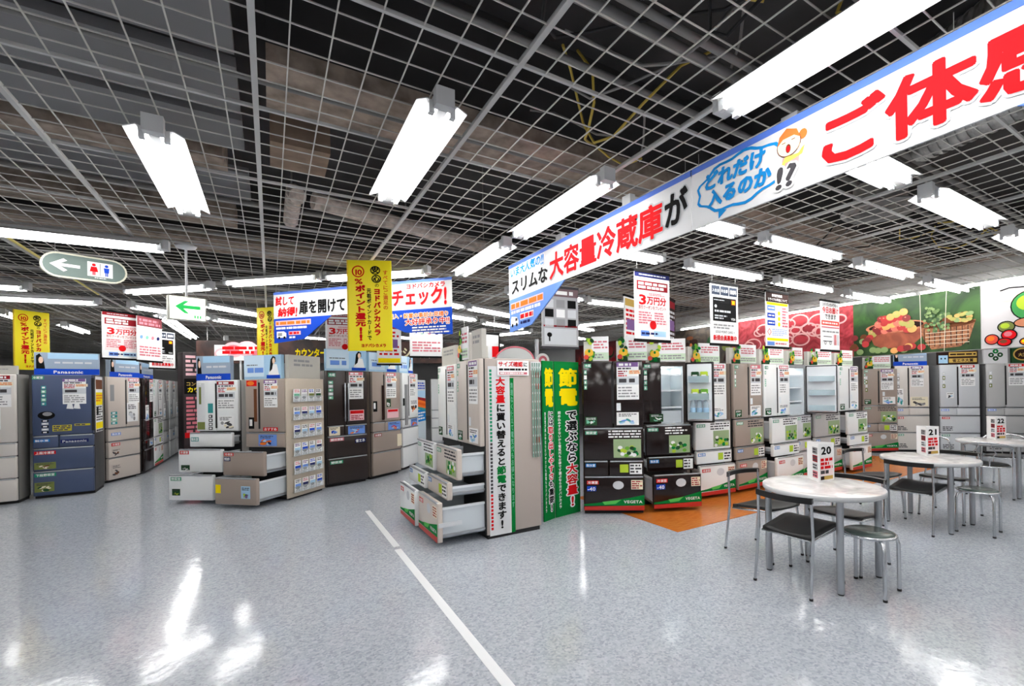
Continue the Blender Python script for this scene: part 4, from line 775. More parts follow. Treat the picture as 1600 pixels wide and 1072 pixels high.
MB().add([(1.05 + 0.45, 0, -BH), (2.645, 0, -BH), (2.645, 0, -BH - 0.36), (2.2, 0, -BH - 0.3), (1.5, 0.012, -BH), (2.645, 0.012, -BH), (2.645, 0.012, -BH - 0.36), (2.2, 0.012, -BH - 0.3)], [(3, 2, 1, 0), (4, 5, 6, 7), (0, 4, 7, 3), (3, 7, 6, 2), (2, 6, 5, 1)], LBLUE).build('lower_flap', t)

# ------------------------------------------------------------------ second banner, over the centre cluster
ax, ay, bx2, by2 = 0.05, 7.40, 1.86, 5.40
L = math.hypot(bx2 - ax, by2 - ay); a = math.atan2(by2 - ay, bx2 - ax)
t = thing('hanging_banner', 'blue edged white banner with black and red lettering behind the large yellow one', 'banner', (ax, ay, 2.86), a)
MB().box(0, L, 0, 0.012, -0.355, 0, PVC).build('panel', t); MB().box(0, L, -0.004, 0.016, -0.03, 0.004, mat('banner_blue', (84, 124, 222), 0.5)).build('edge_strip', t)
for x in (0.1, L * 0.5, L - 0.1): MB().tube([(x, 0.006, 0), (x, 0.006, GZ - 2.86)], 0.002, WIREM, 5).build('wire', t)
b = MB(); b.text('試して', 0.03, -0.185, 0.13, RED, -0.004, 0.06, width=0.32, shear=0.1); b.text('納得!', 0.07, -0.335, 0.13, RED, -0.004, 0.06, width=0.33, shear=0.1); b.text('収納', 1.2, -0.31, 0.22, RED, -0.004, 0.07, width=0.62, outline=PINK, ob=0.085); b.text('チェック!', 1.86, -0.31, 0.22, RED, -0.004, 0.07, width=0.78, outline=PINK, ob=0.085); b.text('ヨドバシカメラ', 2.07, -0.105, 0.07, RED, -0.004, 0.06, width=0.55); b.build('lettering', t, label='red lettering')
b = MB(); b.text('扉を開けて', 0.43, -0.32, 0.19, BLACK, -0.004, 0.06, width=0.75); b.build('lettering', t, label='black lettering')
z0 = -0.355
b = MB(); b.add([(0, 0, z0), (0.95, 0, z0), (0.5, 0, z0 - 0.29), (0, 0, z0 - 0.33), (0, 0.012, z0), (0.95, 0.012, z0), (0.5, 0.012, z0 - 0.29), (0, 0.012, z0 - 0.33)], [(3, 2, 1, 0), (4, 5, 6, 7), (0, 4, 7, 3), (3, 7, 6, 2), (2, 6, 5, 1)], BLUE)
b.rect(0.03, 0.62, z0 - 0.1, z0 - 0.03, -0.002, PINK); b.lines(0.04, 0.6, z0 - 0.09, z0 - 0.04, 1, ORANGE, -0.003, r, 0.8); b.lines(0.04, 0.55, z0 - 0.15, z0 - 0.115, 1, WHITE, -0.003, r, 0.8); b.rect(0.25, 0.45, z0 - 0.23, z0 - 0.18, -0.002, PINK); b.lines(0.26, 0.44, z0 - 0.225, z0 - 0.185, 1, RED, -0.003, r, 0.8); b.lines(0.26, 0.4, z0 - 0.275, z0 - 0.245, 1, WHITE, -0.003, r, 0.8)
b.poly([(0.05, z0 - 0.26), (0.21, z0 - 0.26), (0.21, z0 - 0.2), (0.17, z0 - 0.175), (0.05, z0 - 0.175)], -0.003, WHITE); b.rect(0.07, 0.14, z0 - 0.235, z0 - 0.195, -0.004, MID); b.ell(0.09, z0 - 0.26, 0.018, 0.018, -0.004, BLACK, 10); b.ell(0.18, z0 - 0.26, 0.018, 0.018, -0.004, BLACK, 10); b.build('lower_flap', t, label='blue lower flap with a van print')
b = MB(); b.add([(L, 0, z0), (1.4, 0, z0), (2.05, 0, z0 - 0.28), (L, 0, z0 - 0.33), (L, 0.012, z0), (1.4, 0.012, z0), (2.05, 0.012, z0 - 0.28), (L, 0.012, z0 - 0.33)], [(0, 1, 2, 3), (7, 6, 5, 4), (3, 7, 4, 0), (2, 6, 7, 3), (1, 5, 6, 2)], BLUE)
b.text('搬入・設置の事前お見積り', 1.82, z0 - 0.105, 0.062, ORANGE, -0.004, 0.03, width=0.84, outline=WHITE, ob=0.12); b.text('大好評承り中!!', 2.05, z0 - 0.195, 0.082, RED, -0.004, 0.03, width=0.62, outline=WHITE, ob=0.12)
b.lines(2.15, 2.67, z0 - 0.31, z0 - 0.21, 3, WHITE, -0.003, r, 0.5); b.build('lower_flap', t, label='blue lower flap with red and white lettering')

# ------------------------------------------------------------------ yellow vertical banners
def yellow(label, x, y, deg, w, h, zt):
    t = thing('yellow_banner', label, 'banner', (x, y, zt), math.radians(deg), 'yellow point-card banners')
    MB().rbox(0, w, 0, 0.02, -h, 0, mat('banner_yellow', (255, 236, 20), 0.5), 0.004).build('panel', t)
    MB().box(-0.012, 0, 0, 0.02, -h, 0, mat('banner_yellow_edge', (226, 190, 10), 0.5)).build('edge', t)
    b = MB(); k = w / 0.43
    b.vtext('ポイント還元!!', 0.12 * k, -0.26, 0.08, RED, -0.003, 0.1, wide=0.1 * k, total=0.58); b.ring(0.1 * k, -0.12, 0.062 * k, 0.062, 0.012, -0.003, RED); b.text('10', 0.058 * k, -0.155, 0.062, RED, -0.003, 0.05, width=0.085 * k); b.text('%', 0.065 * k, -0.25, 0.06, RED, -0.003, 0.04, width=0.085 * k)
    b.vtext('ヨドバシカメラ', 0.285 * k, -0.29, 0.07, RED, -0.003, 0.1, wide=0.07 * k, total=0.5); b.text('ヨドバシカメラ', 0.12 * k, -0.915, 0.04, RED, -0.003, 0.08, width=0.25 * k); b.build('lettering', t, label='red lettering')
    b = MB(); b.ring(0.27 * k, -0.105, 0.05 * k, 0.045, 0.011, -0.003, BLACK); b.text('安', 0.235 * k, -0.135, 0.065, BLACK, -0.0035, 0.08, width=0.07 * k); b.ring(0.28 * k, -0.195, 0.048 * k, 0.043, 0.011, -0.003, BLACK); b.text('心', 0.248 * k, -0.225, 0.062, BLACK, -0.0035, 0.08, width=0.066 * k); b.text('の', 0.262 * k, -0.285, 0.045, BLACK, -0.003, 0.02, width=0.046 * k)
    b.vtext('元祖ポイントカードで', 0.205 * k, -0.29, 0.05, BLACK, -0.003, 0.05, wide=0.046 * k, total=0.55); b.build('lettering', t, label='black lettering')
    b = MB(); b.vtext('すべてにご満足の', 0.37 * k, -0.1, 0.05, ORANGE, -0.003, 0.05, wide=0.05 * k, total=0.42); b.build('lettering', t, label='small orange lettering')
    for xx in (0.05 * k, w - 0.05 * k): MB().tube([(xx, 0.01, 0), (xx, 0.01, GZ - zt)], 0.0015, WIREM, 5).build('string', t)
ya = math.degrees(YAW)
yellow('largest yellow banner with red and black lettering, hanging before the blue and white banner', 0.70, 5.26, -24, 0.435, 0.95, 2.88)
yellow('leftmost yellow banner with red and black lettering, above the navy fridge', -3.41, 10.72, 46, 0.43, 0.95, 2.88)
yellow('narrow looking yellow banner left of the blue and white one', -0.17, 8.95, -45, 0.38, 0.95, 2.88)

# ------------------------------------------------------------------ framed posters on strings
def poster(label, x, y, deg, kind, zt=2.75, w=0.515, h=0.728, seed=0):
    r = random.Random(seed); t = thing('hanging_poster', label, 'poster', (x - 0.5 * w * math.cos(math.radians(deg)), y - 0.5 * w * math.sin(math.radians(deg)), zt), math.radians(deg), 'posters hung from the ceiling')
    MB().box(0, w, 0, 0.012, -h, 0, WHITE).build('sheet', t)
    for z in ((0, 0.03), (-h - 0.025, -h + 0.005)): MB().box(-0.006, w + 0.006, -0.008, 0.018, z[0], z[1], BLACK if kind not in ('grey',) else INK).build('clip_bar', t)
    for xx in (0.04, w - 0.04): MB().tube([(xx, 0.006, 0.02), (xx, 0.006, GZ - zt)], 0.0015, WIREM, 5).build('string', t)
    b = MB(); f = -0.002; g = -0.0035
    if kind == 'coupon':
        b.rect(0, w, -0.05, 0, f, NAVY if seed == 1 else DRED); b.lines(0.06, w - 0.06, -0.035, -0.012, 1, PALE, g, r); b.rect(0.03, w - 0.03, -0.19, -0.09, f, DRED); b.lines(0.05, w - 0.05, -0.18, -0.1, 2, WHITE, g, r, 0.7); b.rect(0.03, w - 0.03, -0.75 * h - 0.06, -0.2, f, mat('print_blush', (244, 226, 226), 0.5))
        b.text('3', 0.05, -0.345, 0.115, RED, g, 0.06, width=0.12); b.text('万円分', 0.17, -0.345, 0.095, RED, g, 0.05, width=0.29); b.text('割引クーポンをプレゼント', 0.05, -0.4, 0.045, DRED, g, 0.02, width=0.41); b.lines(0.2, w - 0.05, -0.245, -0.215, 2, ROSE, g, r)
        b.lines(0.05, 0.24, -0.56, -0.42, 5, ROSE, g, r); b.lines(0.28, w - 0.04, -0.56, -0.42, 5, ROSE, g, r); b.ell(w / 2, -0.565, 0.05, 0.05, g - 0.001, RED, 18); b.rect(0.08, 0.2, -0.69, -0.63, f, LBLUE); b.rect(0.27, 0.45, -0.69, -0.63, f, SKY); b.lines(0.09, 0.44, -0.68, -0.64, 1, NAVY, g, r)
    elif kind == 'card':
        for k in range(3): b.rect(0.02 + 0.162 * k, 0.172 + 0.162 * k, -0.13, -0.02, f, mat('print_slate', (52, 60, 76), 0.5))
        b.text('入会金', 0.03, -0.1, 0.045, PALE, g, 0.02, width=0.13); b.text('年会費', 0.19, -0.1, 0.045, PALE, g, 0.02, width=0.13); b.text('無料', 0.36, -0.105, 0.055, WHITE, g, 0.03, width=0.12)
        b.rect(0.04, w - 0.04, -0.45, -0.16, f, BLACK); b.rect(w - 0.13, w - 0.06, -0.235, -0.18, g, ORANGE); b.rect(w - 0.115, w - 0.075, -0.225, -0.19, g - 0.001, YELLOW); b.ell(0.09, -0.27, 0.022, 0.02, g, PALE, 10); b.lines(0.07, 0.38, -0.345, -0.31, 1, PALE, g, r, 0.7); b.lines(0.07, 0.3, -0.43, -0.37, 2, PALE, g, r); b.text('VISA', w - 0.14, -0.43, 0.032, WHITE, g, 0.03, width=0.085); b.lines(0.06, 0.25, -0.2, -0.185, 1, PALE, g, r)
        b.lines(0.05, w - 0.05, -0.55, -0.48, 2, MID, g, r, 0.6); b.text('GOLD POINT CARD +', 0.08, -0.595, 0.032, INK, g, 0.01, width=0.36); b.text('新規会員募集中', 0.04, -0.69, 0.07, RED, g, 0.05, width=0.44)
    elif kind == 'recycle':
        b.rect(0, w, -0.125, 0.0, f, DBROWN); b.text('家電四品目', 0.13, -0.055, 0.04, WHITE, g, 0.02, width=0.24); b.text('リサイクル料金について', 0.04, -0.11, 0.042, WHITE, g, 0.02, width=0.44); b.rect(0.02, w - 0.02, -0.165, -0.13, f, YELLOW)
        for k in range(3): b.rect(0.03, 0.2, -0.24 - 0.1 * k, -0.175 - 0.1 * k, f, BLUE if k else LBLUE); b.lines(0.05, 0.18, -0.225 - 0.1 * k, -0.19 - 0.1 * k, 1, WHITE, g, r)
        b.lines(0.36, w - 0.03, -0.46, -0.18, 7, ROSE, g, r, 0.6)
        for k in range(3): b.ell(0.29, -0.27 - 0.075 * k, 0.028, 0.03, f, YELLOW, 12)
        b.ring(0.07, -0.53, 0.045, 0.05, 0.012, f, RED, 4); b.lines(0.13, w - 0.04, -0.58, -0.48, 4, LBLUE, g, r, 0.3); b.rect(0.02, w - 0.02, -0.645, -0.61, f, YELLOW); b.rect(0.02, 0.18, -0.71, -0.66, f, LBLUE); b.lines(0.2, w - 0.04, -0.7, -0.665, 1, ROSE, g, r)
    elif kind == 'today':
        b.text('ヨドバシカメラなら', 0.03, -0.07, 0.055, BLACK, g, 0.04, width=0.45); b.text('今日お届け', 0.03, -0.175, 0.1, RED, g, 0.04, width=0.46); b.text('できます', 0.1, -0.265, 0.085, BLACK, g, 0.03, width=0.32); b.rect(0.01, w - 0.01, -0.355, -0.285, f, mat('print_coral', (232, 92, 80), 0.5)); b.lines(0.04, w - 0.06, -0.34, -0.3, 1, WHITE, g, r, 0.6); b.rect(0.01, w - 0.01, -0.395, -0.375, f, ROSE)
        b.lines(0.03, w - 0.03, -0.47, -0.43, 1, MID, g, r); b.ring(0.11, -0.62, 0.028, 0.028, 0.009, f, BLACK, 14); b.ring(0.25, -0.62, 0.028, 0.028, 0.009, f, BLACK, 14); b.rect(0.05, 0.3, -0.6, -0.59, f, INK); b.rect(0.06, 0.29, -0.53, -0.52, f, INK); b.rect(0.35, 0.375, -0.65, -0.49, f, ROSE); b.rect(0.39, 0.415, -0.65, -0.49, f, RED); b.rect(0.44, w - 0.03, -0.65, -0.49, f, PALE)
    elif kind == 'grey':
        b.rect(0, w, -h, 0, f, mat('print_silver_sheet', (172, 172, 176), 0.5)); b.rect(0, w, -0.1, 0, g, mat('print_mauve', (120, 100, 104), 0.5)); b.lines(0.03, w - 0.03, -0.085, -0.02, 1, WHITE, g - 0.001, r, 0.7)
        for k in range(3):
            for q in range(3): b.rect(0.04 + 0.16 * q, 0.16 + 0.16 * q, -0.24 - 0.12 * k, -0.14 - 0.12 * k, g, (PALE, WHITE, BLACK, MID)[(k * 2 + q * 3) % 4])
        b.rect(0.02, w - 0.02, -0.48, -0.46, g, DRED); b.rect(0.03, w - 0.03, -0.7, -0.5, g, PALE); b.ell(0.1, -0.58, 0.035, 0.03, g - 0.001, BLACK, 10); b.rect(0.09, 0.11, -0.66, -0.58, g - 0.001, BLACK)
    elif kind == 'chart':
        b.rect(0, w, -0.16, 0, f, mat('print_maroon', (120, 60, 66), 0.5)); b.lines(0.04, w - 0.04, -0.14, -0.03, 2, ROSE, g, r, 0.7); b.rect(0.02, w - 0.02, -0.46, -0.2, f, mat('print_offwhite', (232, 230, 226), 0.5))
        for k in range(4): b.ell(0.08 + 0.115 * k, -0.34, 0.035, 0.03, g, (LBLUE, MINT, ROSE, NAVY)[k], 10, 0.8)
        b.lines(0.04, w - 0.04, -0.66, -0.48, 4, ROSE, g, r)
    else:
        b.rect(0, w, -h, 0, f, (DBROWN if kind == 'dark' else WHITE)); b.rect(0.02, w - 0.02, -0.12, -0.02, g, (GOLD, DRED)[seed % 2]); b.rect(0.02, w - 0.02, -h + 0.02, -h + 0.1, g, YELLOW if kind != 'dark' else INK); b.lines(0.04, w - 0.04, -h + 0.14, -0.15, 7, PALE if kind == 'dark' else RED, g, r); b.rect(0.06, w - 0.06, -0.45, -0.3, g - 0.001, PURPLE)
    b.build('print', t)
poster('largest hanging poster with a red 3, over the open dark fridge', 3.58, 3.78, 0, 'coupon', seed=1)
poster('hanging poster with a black card picture over the vegetable row', 4.78, 3.78, 0, 'card', seed=2)
poster('hanging poster with blue boxes and yellow dots over the vegetable row', 5.87, 3.78, 0, 'recycle', seed=3)
poster('hanging poster with red delivery lettering before the fruit mural', 7.24, 3.80, 0, 'today', seed=4)
poster('hanging grey poster beside the blue flap of the long banner', 3.09, 4.91, -4, 'grey', seed=5)
poster('hanging dark and yellow poster behind the left edge of the 3-man-yen poster', 4.35, 4.98, 20, 'mixed', seed=6)
poster('hanging dark poster behind the right edge of the 3-man-yen poster', 4.98, 4.9, 28, 'dark', zt=2.78, seed=7)
poster('hanging poster with a red 3 on the left, above the side aisle fridges', -2.03, 10.1, 40, 'coupon', zt=2.82, seed=9)
poster('hanging maroon headed poster right of the left red 3 poster', -1.72, 10.3, 62, 'chart', zt=2.80, seed=10)
poster('small hanging poster with a black card picture on the left', -1.81, 11.96, 50, 'card', seed=12)
poster('hanging poster with a red 3 partly behind the large yellow banner', 1.1, 8.75, -10, 'coupon', zt=2.84, w=0.6, h=0.72, seed=13)
poster('narrow hanging poster peeking out right of the large yellow banner', 1.76, 8.4, -10, 'mixed', zt=2.7, seed=15, w=0.4)
poster('hanging chart poster below the blue flap of the far banner', 2.15, 7.5, -10, 'chart', zt=2.78, seed=16)
# ------------------------------------------------------------------ exit and restroom signs
t = thing('exit_sign', 'lit white box sign with a green arrow on a ceiling pole', 'sign', (-0.69, 5.8, 2.96), math.radians(20))
MB().lathe([(0.0, -0.03), (0.075, -0.02), (0.09, 0.0), (0.0, 0.0)], PVC, 20).build('ceiling_rose', t); MB().cyl(0, 0, -0.5, -0.02, 0.011, PVC, 10).build('pole', t)
MB().rbox(-0.15, 0.15, -0.035, 0.035, -0.735, -0.5, mat('sign_case', (205, 205, 196), 0.45), 0.006).build('case', t)
b = MB(); b.rect(-0.14, 0.14, -0.725, -0.51, -0.036, mat('lit_sign_face', (246, 250, 232), 0.4, emit=1.0)); AG = mat('lit_green', (20, 180, 80), 0.4, emit=0.5)
b.poly([(-0.1, -0.605), (-0.025, -0.545), (0.01, -0.545), (-0.035, -0.588), (0.1, -0.588), (0.1, -0.622), (-0.035, -0.622), (0.01, -0.668), (-0.025, -0.668)], -0.038, AG)
for k in range(3): b.rect(0.05 + 0.022 * k, 0.062 + 0.022 * k, -0.71, -0.68, -0.038, AG)
b.build('face', t)
t = thing('exit_sign', 'small distant lit sign with a green arrow beyond the left aisle', 'sign', (-2.55, 17.2, 2.55), math.radians(-5))
MB().box(-0.22, 0.22, -0.04, 0.04, -0.36, 0, PVC).build('case', t); MB().poly([(-0.14, -0.18), (-0.03, -0.08), (0.02, -0.08), (-0.04, -0.155), (0.14, -0.155), (0.14, -0.205), (-0.04, -0.205), (0.02, -0.28), (-0.03, -0.28)], -0.042, AG).build('face', t); MB().cyl(0, 0, 0, 0.4, 0.012, PVC, 8).build('pole', t)
t = thing('restroom_sign', 'oval grey-green hanging sign with a white arrow and restroom figures', 'sign', (-1.51, 6.24, 2.74), math.radians(22))
def stadium(hw, hh, n=10): return [(hw - hh + hh * math.cos(a), hh * math.sin(a)) for a in [-math.pi / 2 + math.pi * k / n for k in range(n + 1)]] + [(-(hw - hh) - hh * math.cos(a), -hh * math.sin(a)) for a in [-math.pi / 2 + math.pi * k / n for k in range(n + 1)]]
def slab(b, pts, y0, y1, m):
    n = len(pts); b.add([(p[0], y0, p[1]) for p in pts] + [(p[0], y1, p[1]) for p in pts], [tuple(range(n)), tuple(range(2 * n - 1, n - 1, -1))] + [(k, n + k, n + (k + 1) % n, (k + 1) % n) for k in range(n)], m)
b = MB(); slab(b, stadium(0.30, 0.118), -0.012, 0.03, mat('sign_rim', (206, 206, 186), 0.4)); b.build('rim', t)
b = MB(); slab(b, stadium(0.284, 0.102), -0.016, -0.011, mat('sign_green_grey', (92, 110, 104), 0.5)); b.poly([(-0.24, 0), (-0.15, 0.062), (-0.125, 0.045), (-0.17, 0.014), (-0.04, 0.014), (-0.04, -0.014), (-0.17, -0.014), (-0.125, -0.045), (-0.15, -0.062)], -0.018, WHITE); b.rect(0.01, 0.19, -0.07, 0.07, -0.018, WHITE); b.build('face', t)
b = MB()
for cx, m in ((0.055, RED), (0.145, BLUE)):
    b.ell(cx, 0.042, 0.014, 0.014, -0.02, m, 12); b.poly([(cx - 0.02, 0.024), (cx + 0.02, 0.024), (cx + (0.03 if m is RED else 0.016), -0.025), (cx - (0.03 if m is RED else 0.016), -0.025)], -0.02, m); b.rect(cx - 0.01, cx - 0.002, -0.058, -0.025, -0.02, m); b.rect(cx + 0.002, cx + 0.01, -0.058, -0.025, -0.02, m)
b.rect(0.098, 0.102, -0.06, 0.06, -0.02, INK); b.lines(0.06, 0.14, -0.088, -0.076, 1, WHITE, -0.018, random.Random(2)); b.build('figures', t)
for x in (-0.2, 0.2): MB().tube([(x, 0.01, 0.1), (x, 0.01, GZ - 2.74)], 0.003, WIREM, 5).build('wire', t)
# ------------------------------------------------------------------ round tables, chairs, stools, number stands
def marble():
    m = bpy.data.materials.new('marbled_laminate'); m.use_nodes = True; nt = m.node_tree; b = nt.nodes['Principled BSDF']; tc = nt.nodes.new('ShaderNodeTexCoord')
    n = nt.nodes.new('ShaderNodeTexNoise'); n.inputs['Scale'].default_value = 3.5; n.inputs['Detail'].default_value = 6; n.inputs['Distortion'].default_value = 2.2
    r = nt.nodes.new('ShaderNodeValToRGB'); e = r.color_ramp.elements; e[0].position = 0.35; e[0].color = lin((192, 190, 190)); e[1].position = 0.6; e[1].color = lin((232, 230, 228)); q = e.new(0.47); q.color = lin((214, 210, 208))
    nt.links.new(tc.outputs['Object'], n.inputs['Vector']); nt.links.new(n.outputs[0], r.inputs[0]); nt.links.new(r.outputs[0], b.inputs['Base Color']); b.inputs['Roughness'].default_value = 0.12
    return m
MARBLE = marble(); EDGE = mat('table_edge', (196, 198, 200), 0.35)
def make_table():
    t = thing('round_table', 'x', 'table', (0, 0, 0), 0, 'round display tables')
    MB().lathe([(0.0, 0.705), (0.415, 0.705), (0.425, 0.703)], MARBLE, 48).build('tabletop', t)
    MB().lathe([(0.425, 0.703), (0.432, 0.698), (0.432, 0.672), (0.424, 0.666), (0.0, 0.666)], EDGE, 48).build('rim', t)
    MB().tube([(0.27 * math.cos(a), 0.27 * math.sin(a), 0.65) for a in [2 * math.pi * k / 24 for k in range(24)]], 0.012, STEEL, 6, True).build('frame_ring', t)
    for sx in (-1, 1):
        for sy in (-1, 1):
            l = MB().cyl(0.28 * sx, 0.28 * sy, 0.012, 0.668, 0.025, STEEL, 14).build('leg', t); MB().cyl(0.28 * sx, 0.28 * sy, 0, 0.014, 0.02, RUBBER, 12).build('foot', l)
    return t
TB = [((3.72, 2.04), 'round marbled table carrying number twenty, nearest the camera'), ((5.99, 2.14), 'round marbled table carrying number twenty-one, middle of three'), ((8.40, 2.22), 'round marbled table carrying number twenty-two, farthest right')]
t0 = make_table(); t0.location = (*TB[0][0], 0); t0['label'] = TB[0][1]
for p, lab in TB[1:]: dup(t0, (*p, 0), 0, lab)
def make_chair():
    """front towards +Y"""
    t = thing('dining_chair', 'x', 'chair', (0, 0, 0), 0, 'black seated tube chairs')
    b = MB(); nx, ny = 9, 9; vs = []; fs = []
    for top in (1, 0):
        for j in range(ny):
            for i in range(nx):
                u, v = -1 + 2 * i / (nx - 1), -1 + 2 * j / (ny - 1); k = 1 - 0.10 * u * u * (1 if v > 0 else 0.4); wd = 0.205 - 0.02 * (1 - v) / 2
                z = 0.448 - 0.018 * (1 - u * u) * (1 - v * v * 0.6) - 0.02 * max(0, v) ** 3 if top else 0.425 - 0.012 * max(0, v) ** 3
                z += 0.028 * v; vs.append((u * wd, v * 0.215 * k, z))
    N = nx * ny
    for j in range(ny - 1):
        for i in range(nx - 1):
            a = j * nx + i; fs.append((a, a + 1, a + nx + 1, a + nx)); fs.append((N + a, N + a + nx, N + a + nx + 1, N + a + 1))
    ring = [i for i in range(nx)] + [j * nx + nx - 1 for j in range(1, ny)] + [(ny - 1) * nx + i for i in range(nx - 2, -1, -1)] + [j * nx for j in range(ny - 2, 0, -1)]
    for q in range(len(ring)): a, c = ring[q], ring[(q + 1) % len(ring)]; fs.append((a, N + a, N + c, c))
    b.add(vs, fs, LEATHER, True); b.build('seat', t)
    MB().tube([(-0.19, -0.2, 0.388), (0.19, -0.2, 0.388), (0.20, 0.18, 0.432), (-0.20, 0.18, 0.432)], 0.0095, CHROME, 8, True).build('seat_frame', t)
    for s in (-1, 1):
        l = MB().tube([(s * 0.215, -0.27, 0.012), (s * 0.208, -0.22, 0.42), (s * 0.205, -0.235, 0.70)], 0.0105, CHROME, 9).build('rear_leg', t); MB().cyl(s * 0.215, -0.27, 0, 0.016, 0.013, RUBBER, 10).build('foot', l)
        l = MB().tube([(s * 0.205, 0.21, 0.012), (s * 0.195, 0.17, 0.43)], 0.0105, CHROME, 9).build('front_leg', t); MB().cyl(s * 0.205, 0.21, 0, 0.016, 0.013, RUBBER, 10).build('foot', l)
    bk = MB(); P = [(-0.215 + 0.43 * k / 16, -0.235 - 0.055 * (1 - (2 * k / 16 - 1) ** 2), 0) for k in range(17)]; vs = []; fs = []
    for p in P: vs += [(p[0], p[1] - 0.012, 0.665), (p[0], p[1] + 0.012, 0.67), (p[0], p[1] + 0.012, 0.705), (p[0], p[1] - 0.012, 0.71)]
    for k in range(16):
        for q in range(4): fs.append((4 * k + q, 4 * k + (q + 1) % 4, 4 * k + 4 + (q + 1) % 4, 4 * k + 4 + q))
    fs += [(3, 2, 1, 0), (64, 65, 66, 67)]; bk.add(vs, fs, LEATHER); bk.build('backrest', t)
    return t
CH = [((3.44, 2.05), -88, 'black seated tube chair on the camera side of table twenty, its back to the left'), ((3.77, 2.57), 178, 'black seated tube chair behind table twenty, beside the orange floor'), ((4.07, 2.04), 92, 'black seated tube chair on the far right side of table twenty'),
      ((5.74, 2.14), -90, 'black seated tube chair on the camera side of table twenty-one'), ((6.02, 2.68), 178, 'black seated tube chair behind table twenty-one, beside the orange floor'), ((6.50, 2.14), 90, 'black seated tube chair on the far side of table twenty-one')]
c0 = make_chair(); c0.location = (*CH[0][0], 0); c0.rotation_euler.z = math.radians(CH[0][1]); c0['label'] = CH[0][2]
for p, a, lab in CH[1:]: dup(c0, (*p, 0), math.radians(a), lab)
def make_wire_chair():
    t = thing('hoop_back_chair', 'x', 'chair', (0, 0, 0), 0, 'hoop backed metal chairs')
    MB().lathe([(0, 0.445), (0.17, 0.45), (0.20, 0.44), (0.205, 0.425), (0, 0.42)], LEATHER, 28).build('seat', t)
    MB().tube([(0.205 * math.cos(2 * math.pi * k / 24), 0.205 * math.sin(2 * math.pi * k / 24), 0.42) for k in range(24)], 0.011, CHROME, 8, True).build('seat_ring', t)
    hoop = [(-0.23, 0.02, 0.012), (-0.235, 0.0, 0.42), (-0.235, -0.03, 0.62)] + [(-0.235 * math.cos(math.pi * k / 12), -0.04 - 0.2 * math.sin(math.pi * k / 12), 0.66 + 0.07 * math.sin(math.pi * k / 12)) for k in range(13)] + [(0.235, -0.03, 0.62), (0.235, 0.0, 0.42), (0.23, 0.02, 0.012)]
    MB().tube(hoop, 0.012, CHROME, 9).build('hoop', t)
    for s in (-1, 1):
        MB().tube([(s * 0.04, -0.2, 0.42), (s * 0.05, -0.215, 0.52), (s * 0.11, -0.215, 0.60), (s * 0.06, -0.225, 0.68), (s * 0.07, -0.23, 0.72)], 0.007, CHROME, 7).build('lyre_rod', t)
        l = MB().tube([(s * 0.14, -0.2, 0.012), (s * 0.12, -0.14, 0.42)], 0.0105, CHROME, 9).build('rear_leg', t); MB().cyl(s * 0.14, -0.2, 0, 0.016, 0.013, RUBBER, 10).build('foot', l)
        MB().cyl(s * 0.23, 0.02, 0, 0.016, 0.014, RUBBER, 10).build('foot', t)
    return t
WC = [((7.93, 2.18), -84, 'hoop backed metal chair on the camera side of table twenty-two'), ((8.3, 2.78), 175, 'hoop backed metal chair behind table twenty-two, left of it'), ((8.95, 2.3), 95, 'hoop backed metal chair on the far side of table twenty-two')]
w0 = make_wire_chair(); w0.location = (*WC[0][0], 0); w0.rotation_euler.z = math.radians(WC[0][1]); w0['label'] = WC[0][2]
for p, a, lab in WC[1:]: dup(w0, (*p, 0), math.radians(a), lab)
def make_stool():
    t = thing('round_stool', 'x', 'stool', (0, 0, 0), 0, 'round tube stools')
    MB().lathe([(0, 0.432), (0.14, 0.436), (0.158, 0.428), (0.16, 0.416), (0, 0.41)], mat('green_grey_vinyl', (74, 88, 84), 0.25), 32).build('seat', t)
    MB().tube([(0.163 * math.cos(2 * math.pi * k / 28), 0.163 * math.sin(2 * math.pi * k / 28), 0.415) for k in range(28)], 0.012, CHROME, 8, True).build('seat_ring', t)
    for k in range(4):
        a = math.pi / 4 + math.pi / 2 * k; c, s = math.cos(a), math.sin(a)
        l = MB().tube([(0.10 * c, 0.10 * s, 0.40), (0.15 * c, 0.15 * s, 0.40), (0.185 * c, 0.185 * s, 0.385), (0.198 * c, 0.198 * s, 0.34), (0.20 * c, 0.20 * s, 0.012)], 0.0125, CHROME, 10).build('leg', t); MB().cyl(0.2 * c, 0.2 * s, 0, 0.016, 0.0145, RUBBER, 10).build('foot', l)
    return t
s0 = make_stool(); s0.location = (3.70, 1.69, 0); s0.rotation_euler.z = 0.1; s0['label'] = 'round greenish stool in front of table twenty'
dup(s0, (6.02, 1.74, 0), 0.1, 'round greenish stool in front of table twenty-one')
